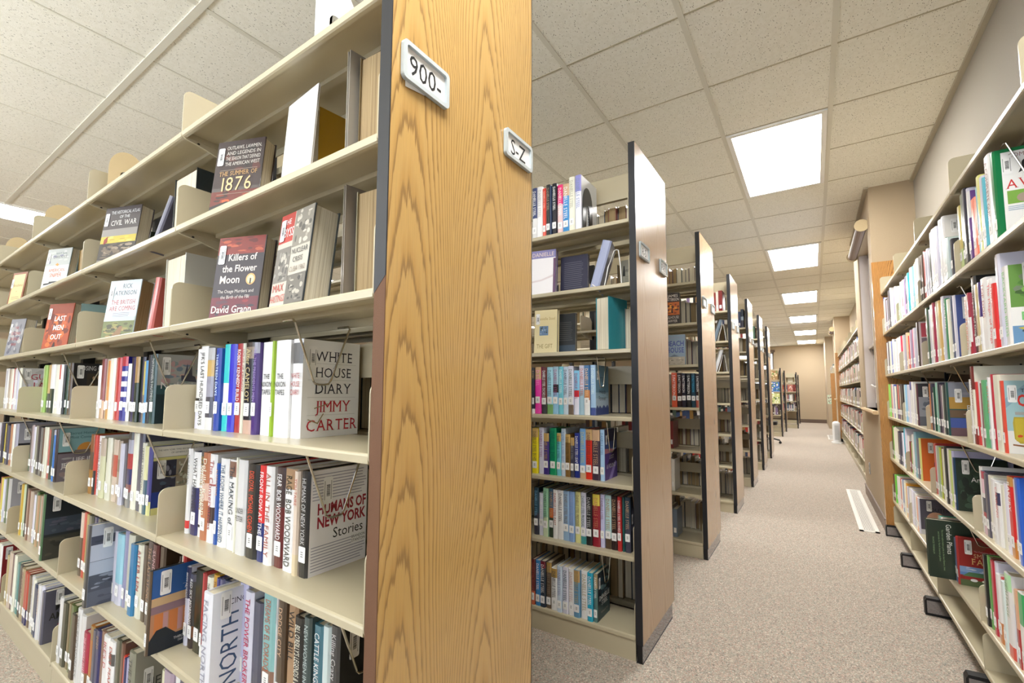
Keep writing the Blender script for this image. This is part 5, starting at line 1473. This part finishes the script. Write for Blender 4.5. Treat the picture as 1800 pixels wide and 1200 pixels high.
# back sides of the ranges: page edges seen through the shelves
rr = random.Random(11); m = MB()
NOV = ['2c2c34', '7a2a2a', 'd8d4ca', '39496c', '1f1f22', '8a6a3a', '4a5a50', 'b5a890', '6a3a3a', 'c9c4b8', '20303c']
for k, Y in enumerate(RY):
    n = 5 if k == 0 else 2
    for lv in 'TABCDEF':
        if k == 0 and lv == 'T': continue
        for s in range(n if lv not in 'AB' else 1):
            x1 = XB0-s*S-.012; x0 = x1-S+.02
            if lv in 'AB': x0 = x1-.17 if k else x1-.06
            if k == 0 and lv in 'AB': continue
            hi = (.20, .245) if lv != 'T' else (.2, .225)
            fill_row(m, rr, x0, x1 - (.10 if k == 0 and lv in 'C' else 0), ZS[lv]+.0205, lambda x, y, Y=Y: (x, Y+DP-.045-y), NOV, hi[0]-.02, hi[1]-.015, .024, .046, .13, .165, True)
stuff(m, 'novel_rows', 'novels seen only by their page edges through the backs of the shelving ranges', 'books')
# fronts of ranges three to seven: what shows between the end panels
m = MB(); rr = random.Random(5)
for k in range(2, 7):
    Y = RY[k]
    for lv in 'DEF' if k == 2 else 'TCDEF':
        x1 = XB0-(.13 if k < 4 else .10)-rr.uniform(0, .05)
        if lv == 'T': x1 = XB0-.02
        fill_row(m, rr, XB0-S+.02, x1, ZS[lv]+.0205, lambda x, y, Y=Y: (x, Y+.04+y), NOV+FILL, .19, .235, .022, .04)
for Y, xe in ((13.40, -.70), (15.10, -.69), (16.65, -.44), (19.2, -.45)):
    for lv in 'ABCD':
        x1 = XB0+(xe-XE)-.02
        fill_row(m, rr, x1-S+.04, x1-(.02 if lv != 'A' else .3), ZL[lv]+.0205, lambda x, y, Y=Y: (x, Y+.05+y), FILL, .18, .225, .02, .045)
        fill_row(m, rr, x1-S+.04, x1, ZL[lv]+.0205, lambda x, y, Y=Y: (x, Y+DP-.045-y), NOV, .18, .225, .02, .045, fore=True)
stuff(m, 'range_books', 'small books packed on the ranges farther along the aisle', 'books')
# far wall shelving
m = MB(); rr = random.Random(9)
RED = ['c2352a', 'e8e6e0', 'f0efec', 'a8362c', 'b5463c', 'eeeae6', '2c3c64', 'e0dcd4', 'd9683a', '7a2a24', 'f2f2f0', '3f7a8c', '22262e', 'd8ccc8', '3a8a5a', 'ece8e2', '5a6a9a', '5a3a34']
for lv in 'ABCDE':
    for s in range(8):
        y1 = 6.62-.012-s*R+8*R; fill_row(m, rr, 0, R-.03-rr.uniform(0, .10), ZR[lv]+.0205, lambda x, y, y1=y1: (XR+.014+y, y1-x), RED, .20, .26, .016, .034)
for lv in 'ABCDE':
    for s in range(3):
        y1 = 13.95-.03-s*R+3*R; fill_row(m, rr, 0, R-.05, ZR[lv]+.0205, lambda x, y, y1=y1: (.42+.016+y, y1-x), FILL, .18, .24, .018, .034)
for lv in 'ABCDE':      # the near wall bay runs on past the picture's edge
    fill_row(m, rr, 0, R-.08, ZR[lv]+.0205, lambda x, y: (XR+.014+y, 1.682-.012-x), FILL+RED, .20, .26, .016, .034)
stuff(m, 'wall_books', 'small red and white books packed on the wall shelving far along the aisle', 'books')
# a few displayed covers far away
def far_cover(x, y, z, w, h, cols, label, sd, rz=0):
    e = empty('novel', (x, y, z), -PI/2+rz, label, 'book', 'books displayed far along the aisle'); body(e, .02, h, w, [(1, 0, cols[0])], cols[0]); art(e, [('g', 0, 0, 1, 1, cols, 24, sd)], front_of(.02), w-.006, h); return e
far_cover(-.96, 13.43, ZL['A']+.0205, .19, .25, ('9a7a50', 'c9a060', '6a8a4a', 'd8c8a0'), 'brown and green cover atop the first low range', 1)
far_cover(-.94, 13.43, ZL['B']+.0205, .20, .25, ('3a6ab0', '7ab0e0', 'f0e8d0', '4a7a50'), 'blue landscape cover on the first low range', 2)
far_cover(-.94, 13.43, ZL['C']+.0205, .20, .26, ('c9d08a', 'e0e4a0', '4a6a3a', 'f0f0e0'), 'yellow-green cover on the first low range', 3)
far_cover(-.70, 16.68, ZL['B']+.0205, .14, .22, ('b56a5a', 'd8a890', '7a4a50', 'e8d8d0'), 'pink cover on the low range nearest the far wall', 4)
far_cover(-.55, 16.68, ZL['B']+.0205, .08, .22, ('7a2a20', '9a3a2a', '5a1a14'), 'dark red cover on the low range nearest the far wall', 5)
far_cover(.29, 14.35, .83, .12, .24, ('c9d8c0', '8a6a5a', '7ab08a', 'e8e0d0'), 'pale green cover jutting from the farthest wall shelving', 6)
for k, (lv, c) in enumerate((('A', ('6a7a88', 'aab4bc', '889', 'ccd')), ('B', ('c9ccd0', 'e8e8ea', 'aab', '99a')))):
    e = standing('novel', (-.83, RY[3]+.03, ZS[lv]+.0205), .3, .03, .235, .15, c[0], 'pale jacketed novel leaning on the %s display shelf of the fourth range' % ('upper', 'lower')[k], .30)
    m = MB(); e2 = empty('wire_easel', (-.755, RY[3]+.04, ZS[lv]+.0205), 0, 'white wire easel on the %s display shelf of the fourth range' % ('upper', 'lower')[k], 'easel', 'wire display easels')
    m.tube([(.05, 0, .002), (.02, .05, .17), (.008, .052, .172), (-.03, 0, .002)], .0028, WW).build('wire', e2)
e = standing('novel', (-.735, RY[4]+.03, ZS['T']+.0205), 0, .032, .235, .15, '2a3a4c/40/9ab/60/445', 'dark blue novel alone on the top shelf of the fifth range')
